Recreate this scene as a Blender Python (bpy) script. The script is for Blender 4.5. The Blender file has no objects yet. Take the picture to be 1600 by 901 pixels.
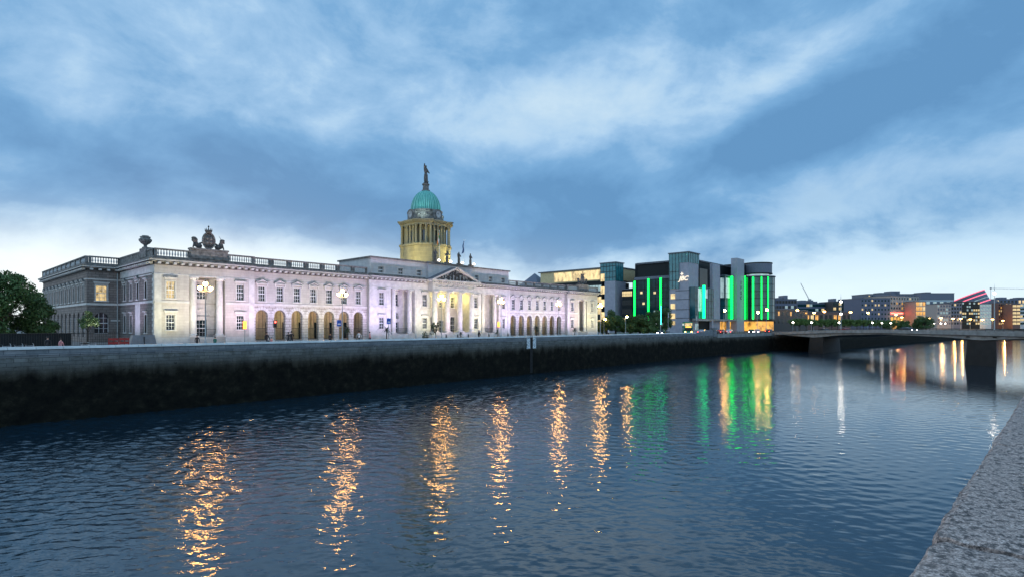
import bpy, math, random
from mathutils import Vector, Matrix
random.seed(7)
R=math.radians; PI=math.pi
C=bpy.context.scene.collection
S=bpy.context.scene

# ---------------------------------------------------------------- camera
FPX,HY=870.0,508.0                       # focal length and horizon row on the 1600 px wide photograph
TH=math.atan(790/FPX); CT,ST=math.cos(TH),math.sin(TH)
EYE=8.6                                  # metres above the river; x runs along the quay, y across the river
cam_d=bpy.data.cameras.new('camera'); cam=bpy.data.objects.new('camera',cam_d); C.objects.link(cam); S.camera=cam
cam_d.sensor_width=36; cam_d.lens=36*FPX/1600; cam_d.shift_y=(HY-450.5)/1600
cam_d.clip_start=0.05; cam_d.clip_end=9000
cam.location=(0,0,EYE); cam.rotation_euler=(R(90),0,TH-R(90))
def ray(px):
    a=(px-800)/FPX; return CT+a*ST, ST-a*CT
def at(px,Z):
    d=ray(px); return d[0]*Z,d[1]*Z
def at_y(px,y):
    d=ray(px); return d[0]/d[1]*y
def dep(x,y): return x*CT+y*ST
def hz(py,Z): return EYE+(HY-py)/FPX*Z

# ---------------------------------------------------------------- world
W=bpy.data.worlds.new('World'); S.world=W; W.use_nodes=True
nt=W.node_tree; nt.nodes.clear(); L=nt.links
def N(t,**k):
    n=nt.nodes.new(t)
    for a,b in k.items(): setattr(n,a,b)
    return n
def val(s,v):
    if hasattr(v,'is_output') or hasattr(v,'links'): L.new(v,s)
    else: s.default_value=v
def M2(op,a,b=0.0,c=0.0,clamp=False):
    n=N('ShaderNodeMath',operation=op,use_clamp=clamp)
    val(n.inputs[0],a); val(n.inputs[1],b); val(n.inputs[2],c); return n.outputs[0]
def ramp(f,st):
    r=N('ShaderNodeValToRGB'); e=r.color_ramp.elements
    while len(e)>1: e.remove(e[0])
    e[0].position=st[0][0]; e[0].color=(*st[0][1],1)
    for p,c in st[1:]:
        x=e.new(p); x.color=(*c,1)
    L.new(f,r.inputs[0]); return r.outputs[0]
def mixc(f,a,b,t='MIX'):
    n=N('ShaderNodeMix',data_type='RGBA',blend_type=t); val(n.inputs[0],f)
    for i,v in ((6,a),(7,b)):
        if isinstance(v,tuple): n.inputs[i].default_value=(*v,1)
        else: L.new(v,n.inputs[i])
    return n.outputs[2]
tc=N('ShaderNodeTexCoord')
rot=N('ShaderNodeMapping',vector_type='POINT'); rot.inputs['Rotation'].default_value=(0,0,-TH); L.new(tc.outputs['Generated'],rot.inputs[0])
sp=N('ShaderNodeSeparateXYZ'); L.new(rot.outputs[0],sp.inputs[0]); X,Y,Zs=sp.outputs
zz=M2('ADD',M2('MAXIMUM',Zs,0.0),0.30)
pl=N('ShaderNodeCombineXYZ'); L.new(M2('DIVIDE',X,zz),pl.inputs[0]); L.new(M2('DIVIDE',Y,zz),pl.inputs[1])
az=M2('ARCTAN2',Y,X); el=M2('ARCSINE',Zs)
def noise(vec,scale,detail,rough,dist=0.0,sc=(1,1,1),rz=0.0,off=(0,0,0)):
    m=N('ShaderNodeMapping'); m.inputs['Scale'].default_value=sc; m.inputs['Rotation'].default_value=(0,0,rz); m.inputs['Location'].default_value=off
    L.new(vec,m.inputs[0]); n=N('ShaderNodeTexNoise'); L.new(m.outputs[0],n.inputs['Vector'])
    n.inputs['Scale'].default_value=scale; n.inputs['Detail'].default_value=detail; n.inputs['Roughness'].default_value=rough; n.inputs['Distortion'].default_value=dist
    return n.outputs[0]
n1=noise(pl.outputs[0],1.15,5,0.5,0.2,(1,0.9,1),R(-30))
sph=N('ShaderNodeCombineXYZ'); L.new(az,sph.inputs[0]); L.new(el,sph.inputs[1])
n2=noise(sph.outputs[0],4.9,12,0.60,0.22,(1,1.65,1),R(-14),(3,7,0))
# broad cloud masses by bearing and height: (azimuth, elevation, half widths, tilt, amount); amount > 0 is brighter
dvec=N('ShaderNodeCombineXYZ'); L.new(az,dvec.inputs[0]); L.new(el,dvec.inputs[1])
wob=noise(rot.outputs[0],5,4,0.6)
def pxdir(px,py):
    a=-(px-800)/FPX; b=(HY-py)/FPX; return math.atan(a), math.atan(b/math.sqrt(1+a*a))
blobs=[(130,80,130,40,-16,.06),(40,250,90,28,-8,.14),(200,140,160,26,-24,.05),(870,165,240,75,6,.24),(1010,155,80,40,0,.13),(700,120,90,60,0,.08),
 (420,300,460,62,-7,-.26),(900,300,230,55,12,-.22),(1350,170,420,55,20,-.28),(640,250,130,50,0,-.12),(1500,60,200,50,15,-.10),(1260,95,200,28,22,.18),(1200,290,330,24,5,.12),
 (1420,330,330,36,-2,-.12),(560,40,200,60,0,-.10),(1150,250,200,30,14,-.12),(1480,262,230,22,10,.16),(1130,370,200,16,8,.10),(1560,110,120,18,24,.12),(150,350,300,18,-4,.08),(930,30,220,40,0,-.08),(210,130,160,40,-16,-.10)]
acc=None
for (px,py,wx,wy,tilt,amt) in blobs:
    a,e=pxdir(px,py); m=N('ShaderNodeMapping',vector_type='TEXTURE')
    m.inputs['Location'].default_value=(a,e,0); m.inputs['Rotation'].default_value=(0,0,R(-tilt))
    m.inputs['Scale'].default_value=(wx/FPX,wy/FPX,1); L.new(dvec.outputs[0],m.inputs[0])
    ln=N('ShaderNodeVectorMath',operation='LENGTH'); L.new(m.outputs[0],ln.inputs[0])
    ln2=M2('ADD',ln.outputs['Value'],M2('MULTIPLY',M2('SUBTRACT',wob,0.5),1.6))
    g=M2('MULTIPLY',M2('EXPONENT',M2('MULTIPLY',M2('MULTIPLY',ln2,ln2),-1.0)),amt*1.2)
    acc=g if acc is None else M2('ADD',acc,g)
cl=M2('ADD',M2('ADD',M2('MULTIPLY',M2('SUBTRACT',n1,.5),.8),M2('MULTIPLY',M2('SUBTRACT',n2,.5),1.35)),M2('ADD',acc,0.46))
cloud=ramp(cl,[(0.08,(.096,.230,.420)),(.26,(.122,.275,.480)),(.40,(.150,.315,.525)),(.50,(.205,.370,.570)),(.60,(.250,.415,.610)),(.70,(.320,.480,.650)),(.92,(.42,.56,.68))])
hor=ramp(M2('MULTIPLY',M2('ADD',el,M2('MULTIPLY',M2('SUBTRACT',n2,.5),.10)),2.2),[(0.0,(.64,.76,.80)),(.15,(.60,.73,.80)),(.28,(.44,.60,.73)),(.45,(.28,.44,.61)),(.7,(.19,.33,.51))])
hf=ramp(M2('MULTIPLY',M2('ADD',el,M2('MULTIPLY',M2('SUBTRACT',cl,.5),-.34)),2.2),[(0.0,(1,1,1)),(.20,(.9,.9,.9)),(.36,(.35,.35,.35)),(.50,(0,0,0))])
sky0=mixc(hf,cloud,hor)
# paler western end of the sky near the horizon
a,e=pxdir(130,425); m=N('ShaderNodeMapping',vector_type='TEXTURE'); m.inputs['Location'].default_value=(a,e,0); m.inputs['Scale'].default_value=(.60,.060,1); L.new(dvec.outputs[0],m.inputs[0])
ln=N('ShaderNodeVectorMath',operation='LENGTH'); L.new(m.outputs[0],ln.inputs[0])
wf=M2('MULTIPLY',M2('EXPONENT',M2('MULTIPLY',M2('MULTIPLY',ln.outputs['Value'],ln.outputs['Value']),-1.0)),.75)
sky1=mixc(wf,sky0,(.80,.86,.86))
back=ramp(X,[(0.0,(2.2,2.15,2.1)),(.30,(1,1,1))])      # unseen sky behind the camera brightened to light the facade
back=ramp(M2('ADD',M2('MULTIPLY',X,.5),.5),[(0.15,(2.2,2.0,1.85)),(.5,(1.4,1.34,1.3)),(.66,(1,1,1))])
sky2=mixc(1.0,sky1,back,'MULTIPLY')
st=N('ShaderNodeTexSky',sky_type='NISHITA'); st.sun_disc=False; st.sun_elevation=R(3); st.sun_rotation=R(20)
nis=mixc(1.0,st.outputs[0],(.1,.1,.1),'MULTIPLY')
sky3=mixc(.03,sky2,nis)
bg=N('ShaderNodeBackground'); L.new(sky3,bg.inputs[0]); bg.inputs[1].default_value=1.0
out=N('ShaderNodeOutputWorld'); L.new(bg.outputs[0],out.inputs[0])

sd=bpy.data.lights.new('sun','SUN'); sd.energy=0.35; sd.angle=R(25); sd.color=(1,.93,.86)
so=bpy.data.objects.new('sun',sd); C.objects.link(so); so.rotation_euler=(R(74),0,R(180+20))
S.view_settings.view_transform='Standard'; S.view_settings.look='None'; S.view_settings.exposure=0.45; S.view_settings.gamma=1
S.view_settings.use_curve_mapping=False
S.cycles.use_denoising=True; S.cycles.max_bounces=6; S.cycles.sample_clamp_indirect=8
try: S.cycles.use_light_tree=True
except Exception: pass

# ---------------------------------------------------------------- materials
MT={}
class Mat:
    def __init__(s,name):
        s.m=bpy.data.materials.new(name); s.m.use_nodes=True; s.nt=s.m.node_tree; s.p=s.nt.nodes['Principled BSDF']; MT[name]=s.m
    def n(s,t,**k):
        q=s.nt.nodes.new(t)
        for a,b in k.items(): setattr(q,a,b)
        return q
    def l(s,a,b): s.nt.links.new(a,b)
    def noise(s,scale,detail=5,rough=.55,sc=(1,1,1),src=None):
        if src is None: src=s.n('ShaderNodeTexCoord').outputs['Object']
        mp=s.n('ShaderNodeMapping'); mp.inputs['Scale'].default_value=sc; s.l(src,mp.inputs[0])
        q=s.n('ShaderNodeTexNoise'); s.l(mp.outputs[0],q.inputs['Vector']); q.inputs['Scale'].default_value=scale; q.inputs['Detail'].default_value=detail; q.inputs['Roughness'].default_value=rough
        return q.outputs[0]
    def ramp(s,f,st):
        r=s.n('ShaderNodeValToRGB'); e=r.color_ramp.elements
        while len(e)>1: e.remove(e[0])
        e[0].position=st[0][0]; e[0].color=(*st[0][1],1)
        for p,c in st[1:]: e.new(p).color=(*c,1)
        s.l(f,r.inputs[0]); return r.outputs[0]
    def mix(s,f,a,b,t='MIX'):
        q=s.n('ShaderNodeMix',data_type='RGBA',blend_type=t)
        for i,v in ((0,f),(6,a),(7,b)):
            if isinstance(v,tuple): q.inputs[i].default_value=(*v,1)
            elif isinstance(v,(int,float)): q.inputs[i].default_value=v
            else: s.l(v,q.inputs[i])
        return q.outputs[2]
    def math(s,op,a,b=0.0):
        q=s.n('ShaderNodeMath',operation=op)
        for i,v in ((0,a),(1,b)):
            if isinstance(v,(int,float)): q.inputs[i].default_value=v
            else: s.l(v,q.inputs[i])
        return q.outputs[0]
    def bump(s,h,strength=.3,dist=.02):
        b=s.n('ShaderNodeBump'); b.inputs['Strength'].default_value=strength; b.inputs['Distance'].default_value=dist
        s.l(h,b.inputs['Height']); s.l(b.outputs[0],s.p.inputs['Normal'])
def simple(name,c,rough=.6,metal=0.0,var=.25,scale=2.0,spec=.4,bump=0.0):
    m=Mat(name); f=m.noise(scale)
    lo=tuple(x*(1-var) for x in c); hi=tuple(min(1,x*(1+var)) for x in c)
    m.l(m.ramp(f,[(.3,lo),(.7,hi)]),m.p.inputs['Base Color'])
    m.p.inputs['Roughness'].default_value=rough; m.p.inputs['Metallic'].default_value=metal; m.p.inputs['Specular IOR Level'].default_value=spec
    if bump: m.bump(m.noise(scale*6),bump)
    return m
def wallvec(m):
    g=m.n('ShaderNodeNewGeometry'); q=m.n('ShaderNodeSeparateXYZ'); m.l(m.n('ShaderNodeTexCoord').outputs['Object'],q.inputs[0])
    nn=m.n('ShaderNodeSeparateXYZ'); m.l(g.outputs['True Normal'],nn.inputs[0])
    ax=m.math('ABSOLUTE',nn.outputs[0]); sel=m.math('GREATER_THAN',ax,.7)
    al=m.math('ADD',m.math('MULTIPLY',q.outputs[1],sel),m.math('MULTIPLY',q.outputs[0],m.math('SUBTRACT',1.0,sel)))
    cv=m.n('ShaderNodeCombineXYZ'); m.l(al,cv.inputs[0]); m.l(q.outputs[2],cv.inputs[1]); return cv.outputs[0],q
def ashlar(name,c,c2,mortar,bw=.9,bh=.38,ms=.012,var=.5,bump=.4,streak=.25,dark=(.12,.11,.10)):
    m=Mat(name); v,q=wallvec(m)
    b=m.n('ShaderNodeTexBrick'); m.l(v,b.inputs['Vector'])
    b.inputs['Color1'].default_value=(*c,1); b.inputs['Color2'].default_value=(*c2,1); b.inputs['Mortar'].default_value=(*mortar,1)
    b.inputs['Scale'].default_value=1; b.inputs['Brick Width'].default_value=bw; b.inputs['Row Height'].default_value=bh; b.inputs['Mortar Size'].default_value=ms
    f=m.noise(.9,6,.65,(1,1,.35)); f2=m.noise(5,4,.6)
    col=m.mix(m.ramp(f,[(.42,(0,0,0)),(.75,(streak,)*3)]),b.outputs[0],dark)
    col=m.mix(m.ramp(f2,[(.35,(.0,)*3),(.8,(var*.4,)*3)]),col,tuple(x*.6 for x in c))
    m.l(col,m.p.inputs['Base Color']); m.p.inputs['Roughness'].default_value=.85; m.p.inputs['Specular IOR Level'].default_value=.25
    inv=m.math('SUBTRACT',1.0,b.outputs['Fac']); h=m.math('ADD',inv,m.math('MULTIPLY',f2,.4)); m.bump(h,bump,.02)
    return m
ashlar('portland_stone',(.50,.47,.44),(.44,.41,.385),(.33,.30,.28),1.1,.42,.012,.6,.3,.42,(.24,.205,.18))
ashlar('rusticated_stone',(.48,.45,.42),(.42,.39,.37),(.16,.14,.13),1.0,.46,.035,.5,.6,.3,(.28,.25,.22))
ashlar('weathered_ashlar',(.25,.215,.20),(.18,.155,.145),(.08,.07,.065),.95,.4,.03,.6,.6,.5,(.07,.065,.06))
ashlar('attic_stone',(.50,.50,.50),(.44,.44,.45),(.30,.30,.30),1.2,.45,.01,.5,.3,.4,(.16,.17,.17))
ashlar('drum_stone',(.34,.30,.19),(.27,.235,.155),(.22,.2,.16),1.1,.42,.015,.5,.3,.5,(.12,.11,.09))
simple('trim_stone',(.52,.50,.48),.8,var=.18,scale=1.2)
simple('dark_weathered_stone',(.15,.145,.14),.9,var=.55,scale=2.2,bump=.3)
simple('soot_and_shade_stone',(.085,.08,.078),.9,var=.5,scale=3,bump=.3)
simple('roof_lead',(.10,.11,.13),.6,var=.3)
m=Mat('copper_dome'); f=m.noise(1.5,5,.6,(1,1,.25))
m.l(m.ramp(f,[(.3,(.13,.42,.36)),(.55,(.18,.52,.45)),(.75,(.28,.62,.54))]),m.p.inputs['Base Color']); m.p.inputs['Roughness'].default_value=.6
simple('copper_groove',(.05,.25,.21),.7,var=.2)
simple('painted_white',(.75,.75,.76),.5,var=.08)
simple('window_glass',(.012,.015,.02),.06,var=.2,spec=.8)
simple('teal_glass',(.006,.038,.040),.08,var=.6,scale=.4,spec=.15)
simple('bay_glass',(.015,.085,.10),.1,var=.5,scale=.35,spec=.35)
simple('crown_glass',(.03,.17,.19),.15,var=.3,scale=.5,spec=.6)
simple('dark_glass',(.008,.016,.02),.10,var=.5,scale=.3,spec=.18)
simple('dark_frame',(.012,.016,.018),.5,var=.2,spec=.15)
simple('black_iron',(.012,.012,.013),.5,var=.2)
simple('pole_grey',(.30,.33,.34),.45,var=.1,metal=.2)
simple('grey_granite_cladding',(.27,.28,.33),.55,var=.12,scale=.8)
simple('concrete',(.22,.22,.21),.85,var=.3,scale=.7,bump=.3)
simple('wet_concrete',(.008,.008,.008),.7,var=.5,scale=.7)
simple('asphalt',(.05,.05,.052),.85,var=.25,scale=1.5)
simple('paving',(.16,.155,.15),.85,var=.2,scale=1.0)
simple('bark',(.05,.04,.03),.9,var=.3,scale=5)
def leafmat(name,c):
    m=Mat(name); f=m.noise(.8,4,.7); f2=m.noise(9,2,.5)
    a=m.ramp(f,[(.3,tuple(x*.55 for x in c)),(.7,tuple(x*1.5 for x in c))])
    m.l(m.mix(m.ramp(f2,[(.4,(0,0,0)),(.7,(.5,.5,.5))]),a,tuple(x*1.7 for x in c)),m.p.inputs['Base Color'])
    m.p.inputs['Roughness'].default_value=.55; m.p.inputs['Specular IOR Level'].default_value=.3
leafmat('leaves_dark',(.045,.085,.024)); leafmat('leaves_mid',(.07,.12,.03)); leafmat('leaves_palm',(.04,.06,.035))
def emit(name,c,s,base=(.02,.02,.02)):
    m=Mat(name); m.p.inputs['Base Color'].default_value=(*base,1); m.p.inputs['Emission Color'].default_value=(*c,1); m.p.inputs['Emission Strength'].default_value=s
    return m
emit('sodium_lamp',(1,.48,.12),150); emit('sodium_lamp_far',(1,.50,.13),20); emit('white_lamp',(1,.9,.75),30); emit('flood_lamp',(1,.95,.85),9)
emit('green_led',(.0,1.0,.07),3.6); emit('cyan_led',(.0,1.0,.26),2.6); emit('red_lamp',(1,.06,.04),9); emit('headlamp',(.95,.95,1),30); emit('amber_lamp',(1,.35,.04),3.0)
emit('green_lamp',(.05,.9,.6),8); emit('pink_led',(1,.16,.25),1.3); emit('sign_white',(1,.86,.68),1.0)
def litmat(name,c,s,sc=1.2):
    m=Mat(name); f=m.noise(sc,3,.6,(1,1,.6)); m.l(m.ramp(f,[(.3,tuple(x*.12 for x in c)),(.5,tuple(x*.75 for x in c)),(.66,c)]),m.p.inputs['Emission Color'])
    m.p.inputs['Emission Strength'].default_value=s; m.p.inputs['Base Color'].default_value=(.05,.05,.05,1); m.p.inputs['Roughness'].default_value=.15
litmat('lit_window_warm',(1,.74,.34),.95,.5); litmat('lit_window_amber',(1,.48,.08),1.0,.6); litmat('lit_window_cool',(.55,.8,.85),.55,.5); litmat('lit_room',(1,.72,.32),.8,1.5)
for nme,c in (('coat_black',(.012,.012,.016)),('coat_white',(.6,.6,.62)),('coat_green',(.02,.12,.10)),('coat_pink',(.5,.22,.22)),('trousers_dark',(.015,.017,.025)),('hair_dark',(.012,.01,.008)),
    ('barrier_red',(.22,.015,.015)),('hoarding_grey',(.11,.13,.15)),('sign_blue',(.02,.09,.42)),('bus_green',(.01,.22,.12)),('car_dark',(.02,.022,.028)),('car_silver',(.35,.36,.38)),('car_red',(.2,.015,.015)),
    ('tyre_black',(.01,.01,.01)),('flag_green',(.02,.25,.08)),('flag_white',(.6,.6,.6)),('flag_orange',(.65,.2,.03)),('flag_blue',(.04,.08,.2)),
    ('blue_grey_wall',(.085,.10,.15)),('beige_wall',(.30,.27,.25)),('brown_wall',(.12,.07,.06)),('dark_grey_wall',(.045,.045,.045)),('slate_panel',(.11,.125,.165)),('pale_panel',(.35,.42,.46)),
    ('cream_panel',(.5,.40,.22)),('orange_wall',(.35,.13,.03)),('crane_grey',(.25,.26,.27)),('planter_dark',(.05,.05,.05))):
    simple(nme,c,.55 if 'car' not in nme else .25,var=.15)
simple('skin',(.45,.27,.2),.6,var=.05)
# white plates on the river wall: paint worn off in patches
m=Mat('worn_white_paint'); f=m.noise(5,5,.7); m.l(m.ramp(f,[(.40,(.06,.08,.10)),(.50,(.62,.68,.72))]),m.p.inputs['Base Color']); m.p.inputs['Roughness'].default_value=.7
# river wall: granite courses, weed below the high tide line
def riverwall(name,top,line):
    m=Mat(name); v,q=wallvec(m)
    b=m.n('ShaderNodeTexBrick'); m.l(v,b.inputs['Vector']); b.inputs['Scale'].default_value=1
    b.inputs['Color1'].default_value=(.135,.145,.15,1); b.inputs['Color2'].default_value=(.20,.205,.20,1); b.inputs['Mortar'].default_value=(.05,.055,.06,1)
    b.inputs['Brick Width'].default_value=.95; b.inputs['Row Height'].default_value=.36; b.inputs['Mortar Size'].default_value=.015
    f=m.noise(1.1,7,.7); f3=m.noise(.25,6,.65,(1,1,1)); f4=m.noise(7,4,.7)
    col=m.mix(m.ramp(f,[(.40,(0,0,0)),(.62,(.75,.75,.75))]),b.outputs[0],(.065,.062,.052))
    kb=m.n('ShaderNodeMapRange'); m.l(m.math('ADD',q.outputs[2],m.math('MULTIPLY',m.math('SUBTRACT',f,.5),1.5)),kb.inputs[0]); kb.inputs[1].default_value=4.2; kb.inputs[2].default_value=5.6; col=m.mix(kb.outputs[0],(.062,.055,.043),col)
    col=m.mix(m.ramp(f4,[(.60,(0,0,0)),(.72,(.75,.75,.75))]),col,(.17,.17,.165))
    sp_=m.noise(1.6,4,.75,(1,1,1.6)); col=m.mix(m.ramp(sp_,[(.30,(.9,.9,.9)),(.37,(0,0,0))]),col,(.015,.016,.018))
    fs=m.noise(.9,4,.6,(1,1,.08)); h=m.math('ADD',q.outputs[2],m.math('ADD',m.math('MULTIPLY',m.math('SUBTRACT',f3,.5),2.4),m.math('MULTIPLY',m.math('SUBTRACT',fs,.5),2.2))); h=m.math('ADD',h,m.math('MULTIPLY',m.math('SUBTRACT',f,.5),.5))
    k=m.n('ShaderNodeMapRange'); m.l(h,k.inputs[0]); k.inputs[1].default_value=line-.45; k.inputs[2].default_value=line+.75
    weed=m.ramp(f,[(.35,(.004,.004,.0035)),(.55,(.011,.010,.007)),(.75,(.032,.028,.018))])
    col2=m.mix(k.outputs[0],weed,col)
    m.l(col2,m.p.inputs['Base Color']); m.p.inputs['Roughness'].default_value=.9; m.p.inputs['Specular IOR Level'].default_value=.12
    inv=m.math('SUBTRACT',1.0,b.outputs['Fac']); m.bump(m.math('ADD',inv,m.math('MULTIPLY',m.noise(4,5,.7),1.2)),.6,.05)
riverwall('river_wall_granite',6.6,4.2)
m=Mat('parapet_granite'); v,q=wallvec(m); b=m.n('ShaderNodeTexBrick'); m.l(v,b.inputs['Vector']); b.inputs['Scale'].default_value=1
b.inputs['Color1'].default_value=(.15,.17,.19,1); b.inputs['Color2'].default_value=(.22,.23,.245,1); b.inputs['Mortar'].default_value=(.06,.07,.08,1); b.inputs['Brick Width'].default_value=1.5; b.inputs['Row Height'].default_value=.36; b.inputs['Mortar Size'].default_value=.02
f=m.noise(1.4,6,.7); m.l(m.mix(m.ramp(f,[(.4,(0,0,0)),(.7,(.6,.6,.6))]),b.outputs[0],(.06,.07,.08)),m.p.inputs['Base Color']); m.p.inputs['Roughness'].default_value=.85; m.bump(f,.4,.03)
simple('pale_coping',(.62,.65,.66),.7,var=.18,scale=.9,bump=.2)
# near granite coping, pitted and speckled, joints between slabs
m=Mat('near_granite'); tc_=m.n('ShaderNodeTexCoord').outputs['Object']
g1=m.noise(38,8,.72); g2=m.noise(120,4,.75); g3=m.noise(3.0,7,.65)
vo=m.n('ShaderNodeTexVoronoi'); m.l(tc_,vo.inputs['Vector']); vo.inputs['Scale'].default_value=85; vo.feature='F1'
col=m.ramp(g2,[(.34,(.05,.036,.032)),(.43,(.24,.175,.15)),(.52,(.42,.31,.265)),(.62,(.72,.55,.48))])
col=m.mix(m.ramp(g1,[(.42,(.95,.95,.95)),(.52,(0,0,0))]),col,(.022,.02,.022))
col=m.mix(m.ramp(g3,[(.42,(0,0,0)),(.72,(.45,.45,.45))]),col,(.42,.32,.275))
col=m.mix(m.ramp(vo.outputs['Distance'],[(.10,(.9,.9,.9)),(.24,(0,0,0))]),col,(.03,.03,.032))
m.l(col,m.p.inputs['Base Color']); m.p.inputs['Roughness'].default_value=.9
h=m.math('ADD',m.math('MULTIPLY',g1,1.6),m.math('ADD',m.math('MULTIPLY',g2,.7),m.math('MULTIPLY',vo.outputs['Distance'],.35))); m.bump(h,.35,.008)
# river water
m=Mat('river_water'); m.p.inputs['Base Color'].default_value=(.006,.020,.032,1); m.p.inputs['Roughness'].default_value=.06; m.p.inputs['IOR'].default_value=1.52; m.p.inputs['Specular IOR Level'].default_value=.75
rt=m.n('ShaderNodeMapping'); rt.inputs['Rotation'].default_value=(0,0,-TH); m.l(m.n('ShaderNodeTexCoord').outputs['Object'],rt.inputs[0]); wsrc=rt.outputs[0]
w1=m.noise(1.7,3,.55,(1.0,.5,1),wsrc); w2=m.noise(.5,3,.5,(1,.5,1),wsrc); w3=m.noise(5.5,2,.5,(1,.6,1),wsrc); amp=m.noise(.022,3,.55,(1.0,1.6,1))
am=m.ramp(amp,[(.36,(.42,.42,.42)),(.62,(1,1,1))])
h=m.math('ADD',m.math('MULTIPLY',w1,.058),m.math('ADD',m.math('MULTIPLY',w2,.015),m.math('MULTIPLY',w3,.024)))
sy_=m.n('ShaderNodeSeparateXYZ'); m.l(m.n('ShaderNodeTexCoord').outputs['Object'],sy_.inputs[0]); sh_=m.n('ShaderNodeMapRange'); m.l(sy_.outputs[1],sh_.inputs[0]); sh_.inputs[1].default_value=10; sh_.inputs[2].default_value=58; sh_.inputs[3].default_value=.25; sh_.inputs[4].default_value=2.1
h=m.math('MULTIPLY',m.math('MULTIPLY',h,am),sh_.outputs[0])
b=m.n('ShaderNodeBump'); b.inputs['Strength'].default_value=1.0; b.inputs['Distance'].default_value=1.0; m.l(h,b.inputs['Height']); m.l(b.outputs[0],m.p.inputs['Normal'])

# ---------------------------------------------------------------- mesh building
class MB:
    def __init__(s): s.v=[]; s.f=[]; s.mi=[]; s.mats=[]; s.cur=0
    def mat(s,name):
        if name not in s.mats: s.mats.append(name)
        s.cur=s.mats.index(name); return s
    def face(s,pts):
        n=len(s.v); s.v+= [tuple(p) for p in pts]; s.f.append(tuple(range(n,n+len(pts)))); s.mi.append(s.cur)
    def box(s,x0,y0,z0,x1,y1,z1):
        n=len(s.v); s.v+=[(x,y,z) for z in (z0,z1) for y in (y0,y1) for x in (x0,x1)]
        for q in ((0,2,3,1),(4,5,7,6),(0,1,5,4),(2,6,7,3),(0,4,6,2),(1,3,7,5)): s.f.append(tuple(n+i for i in q)); s.mi.append(s.cur)
    def prism(s,pts,z0,z1):   # plan polygon, counter-clockwise
        n=len(s.v); k=len(pts); s.v+=[(p[0],p[1],z0) for p in pts]+[(p[0],p[1],z1) for p in pts]
        s.f.append(tuple(n+i for i in range(k-1,-1,-1))); s.f.append(tuple(n+k+i for i in range(k))); s.mi+=[s.cur]*2
        for i in range(k):
            j=(i+1)%k; s.f.append((n+i,n+j,n+k+j,n+k+i)); s.mi.append(s.cur)
    def lathe(s,prof,cx=0,cy=0,seg=16,cap=True,ph=0):
        n=len(s.v); k=len(prof)
        for r,z in prof:
            for i in range(seg):
                a=2*PI*i/seg+ph; s.v.append((cx+r*math.cos(a),cy+r*math.sin(a),z))
        for j in range(k-1):
            for i in range(seg):
                i2=(i+1)%seg; s.f.append((n+j*seg+i,n+j*seg+i2,n+(j+1)*seg+i2,n+(j+1)*seg+i)); s.mi.append(s.cur)
        if cap:
            s.f.append(tuple(n+i for i in range(seg-1,-1,-1))); s.f.append(tuple(n+(k-1)*seg+i for i in range(seg))); s.mi+=[s.cur]*2
    def tube(s,a,b,r0,r1=None,seg=6):
        r1=r0 if r1 is None else r1; a=Vector(a); b=Vector(b); d=(b-a)
        if d.length<1e-6: return
        d.normalize(); u=d.orthogonal().normalized(); w=d.cross(u); n=len(s.v)
        for p,r in ((a,r0),(b,r1)):
            for i in range(seg):
                t=2*PI*i/seg; s.v.append(tuple(p+(u*math.cos(t)+w*math.sin(t))*r))
        for i in range(seg):
            j=(i+1)%seg; s.f.append((n+i,n+j,n+seg+j,n+seg+i)); s.mi.append(s.cur)
        s.f.append(tuple(n+i for i in range(seg-1,-1,-1))); s.f.append(tuple(n+seg+i for i in range(seg))); s.mi+=[s.cur]*2
    def ball(s,c,r,sx=1,sy=1,sz=1,seg=10,rings=6):
        n=len(s.v); c=Vector(c)
        s.v.append((c.x,c.y,c.z-r*sz))
        for j in range(1,rings):
            t=PI*j/rings-PI/2
            for i in range(seg):
                a=2*PI*i/seg; s.v.append((c.x+r*sx*math.cos(t)*math.cos(a),c.y+r*sy*math.cos(t)*math.sin(a),c.z+r*sz*math.sin(t)))
        s.v.append((c.x,c.y,c.z+r*sz)); top=len(s.v)-1
        for i in range(seg):
            i2=(i+1)%seg
            s.f.append((n,n+1+i2,n+1+i)); s.mi.append(s.cur)
            for j in range(rings-2):
                a=n+1+j*seg; s.f.append((a+i,a+i2,a+seg+i2,a+seg+i)); s.mi.append(s.cur)
            a=n+1+(rings-2)*seg; s.f.append((a+i,a+i2,top)); s.mi.append(s.cur)
    def xform(s,fn,start=0): s.v=s.v[:start]+[tuple(fn(Vector(p))) for p in s.v[start:]]
    def mesh(s,name,smooth=False):
        me=bpy.data.meshes.new(name); me.from_pydata(s.v,[],s.f)
        for q in s.mats: me.materials.append(MT[q])
        me.polygons.foreach_set('material_index',s.mi)
        if smooth: me.polygons.foreach_set('use_smooth',[True]*len(s.f))
        me.update(); return me
    def build(s,name,parent=None,loc=None,smooth=False):
        o=bpy.data.objects.new(name,s.mesh(name,smooth)); C.objects.link(o)
        if parent: o.parent=parent
        if loc: o.location=loc
        return o
def mb(m): return MB().mat(m)
def place(me,name,parent=None,loc=(0,0,0),rz=0):
    o=bpy.data.objects.new(name,me); C.objects.link(o); o.parent=parent; o.location=loc; o.rotation_euler=(0,0,rz); return o
def tag(o,label,cat,group=None,kind=None):
    if label: o['label']=label
    if cat: o['category']=cat
    if group: o['group']=group
    if kind: o['kind']=kind
    return o
def empty(name,loc,label,cat,group=None,rz=0):
    o=bpy.data.objects.new(name,None); C.objects.link(o); o.location=loc; o.rotation_euler=(0,0,rz); o.empty_display_size=.2
    return tag(o,label,cat,group)
def kids(o): return list(o.children)
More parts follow.
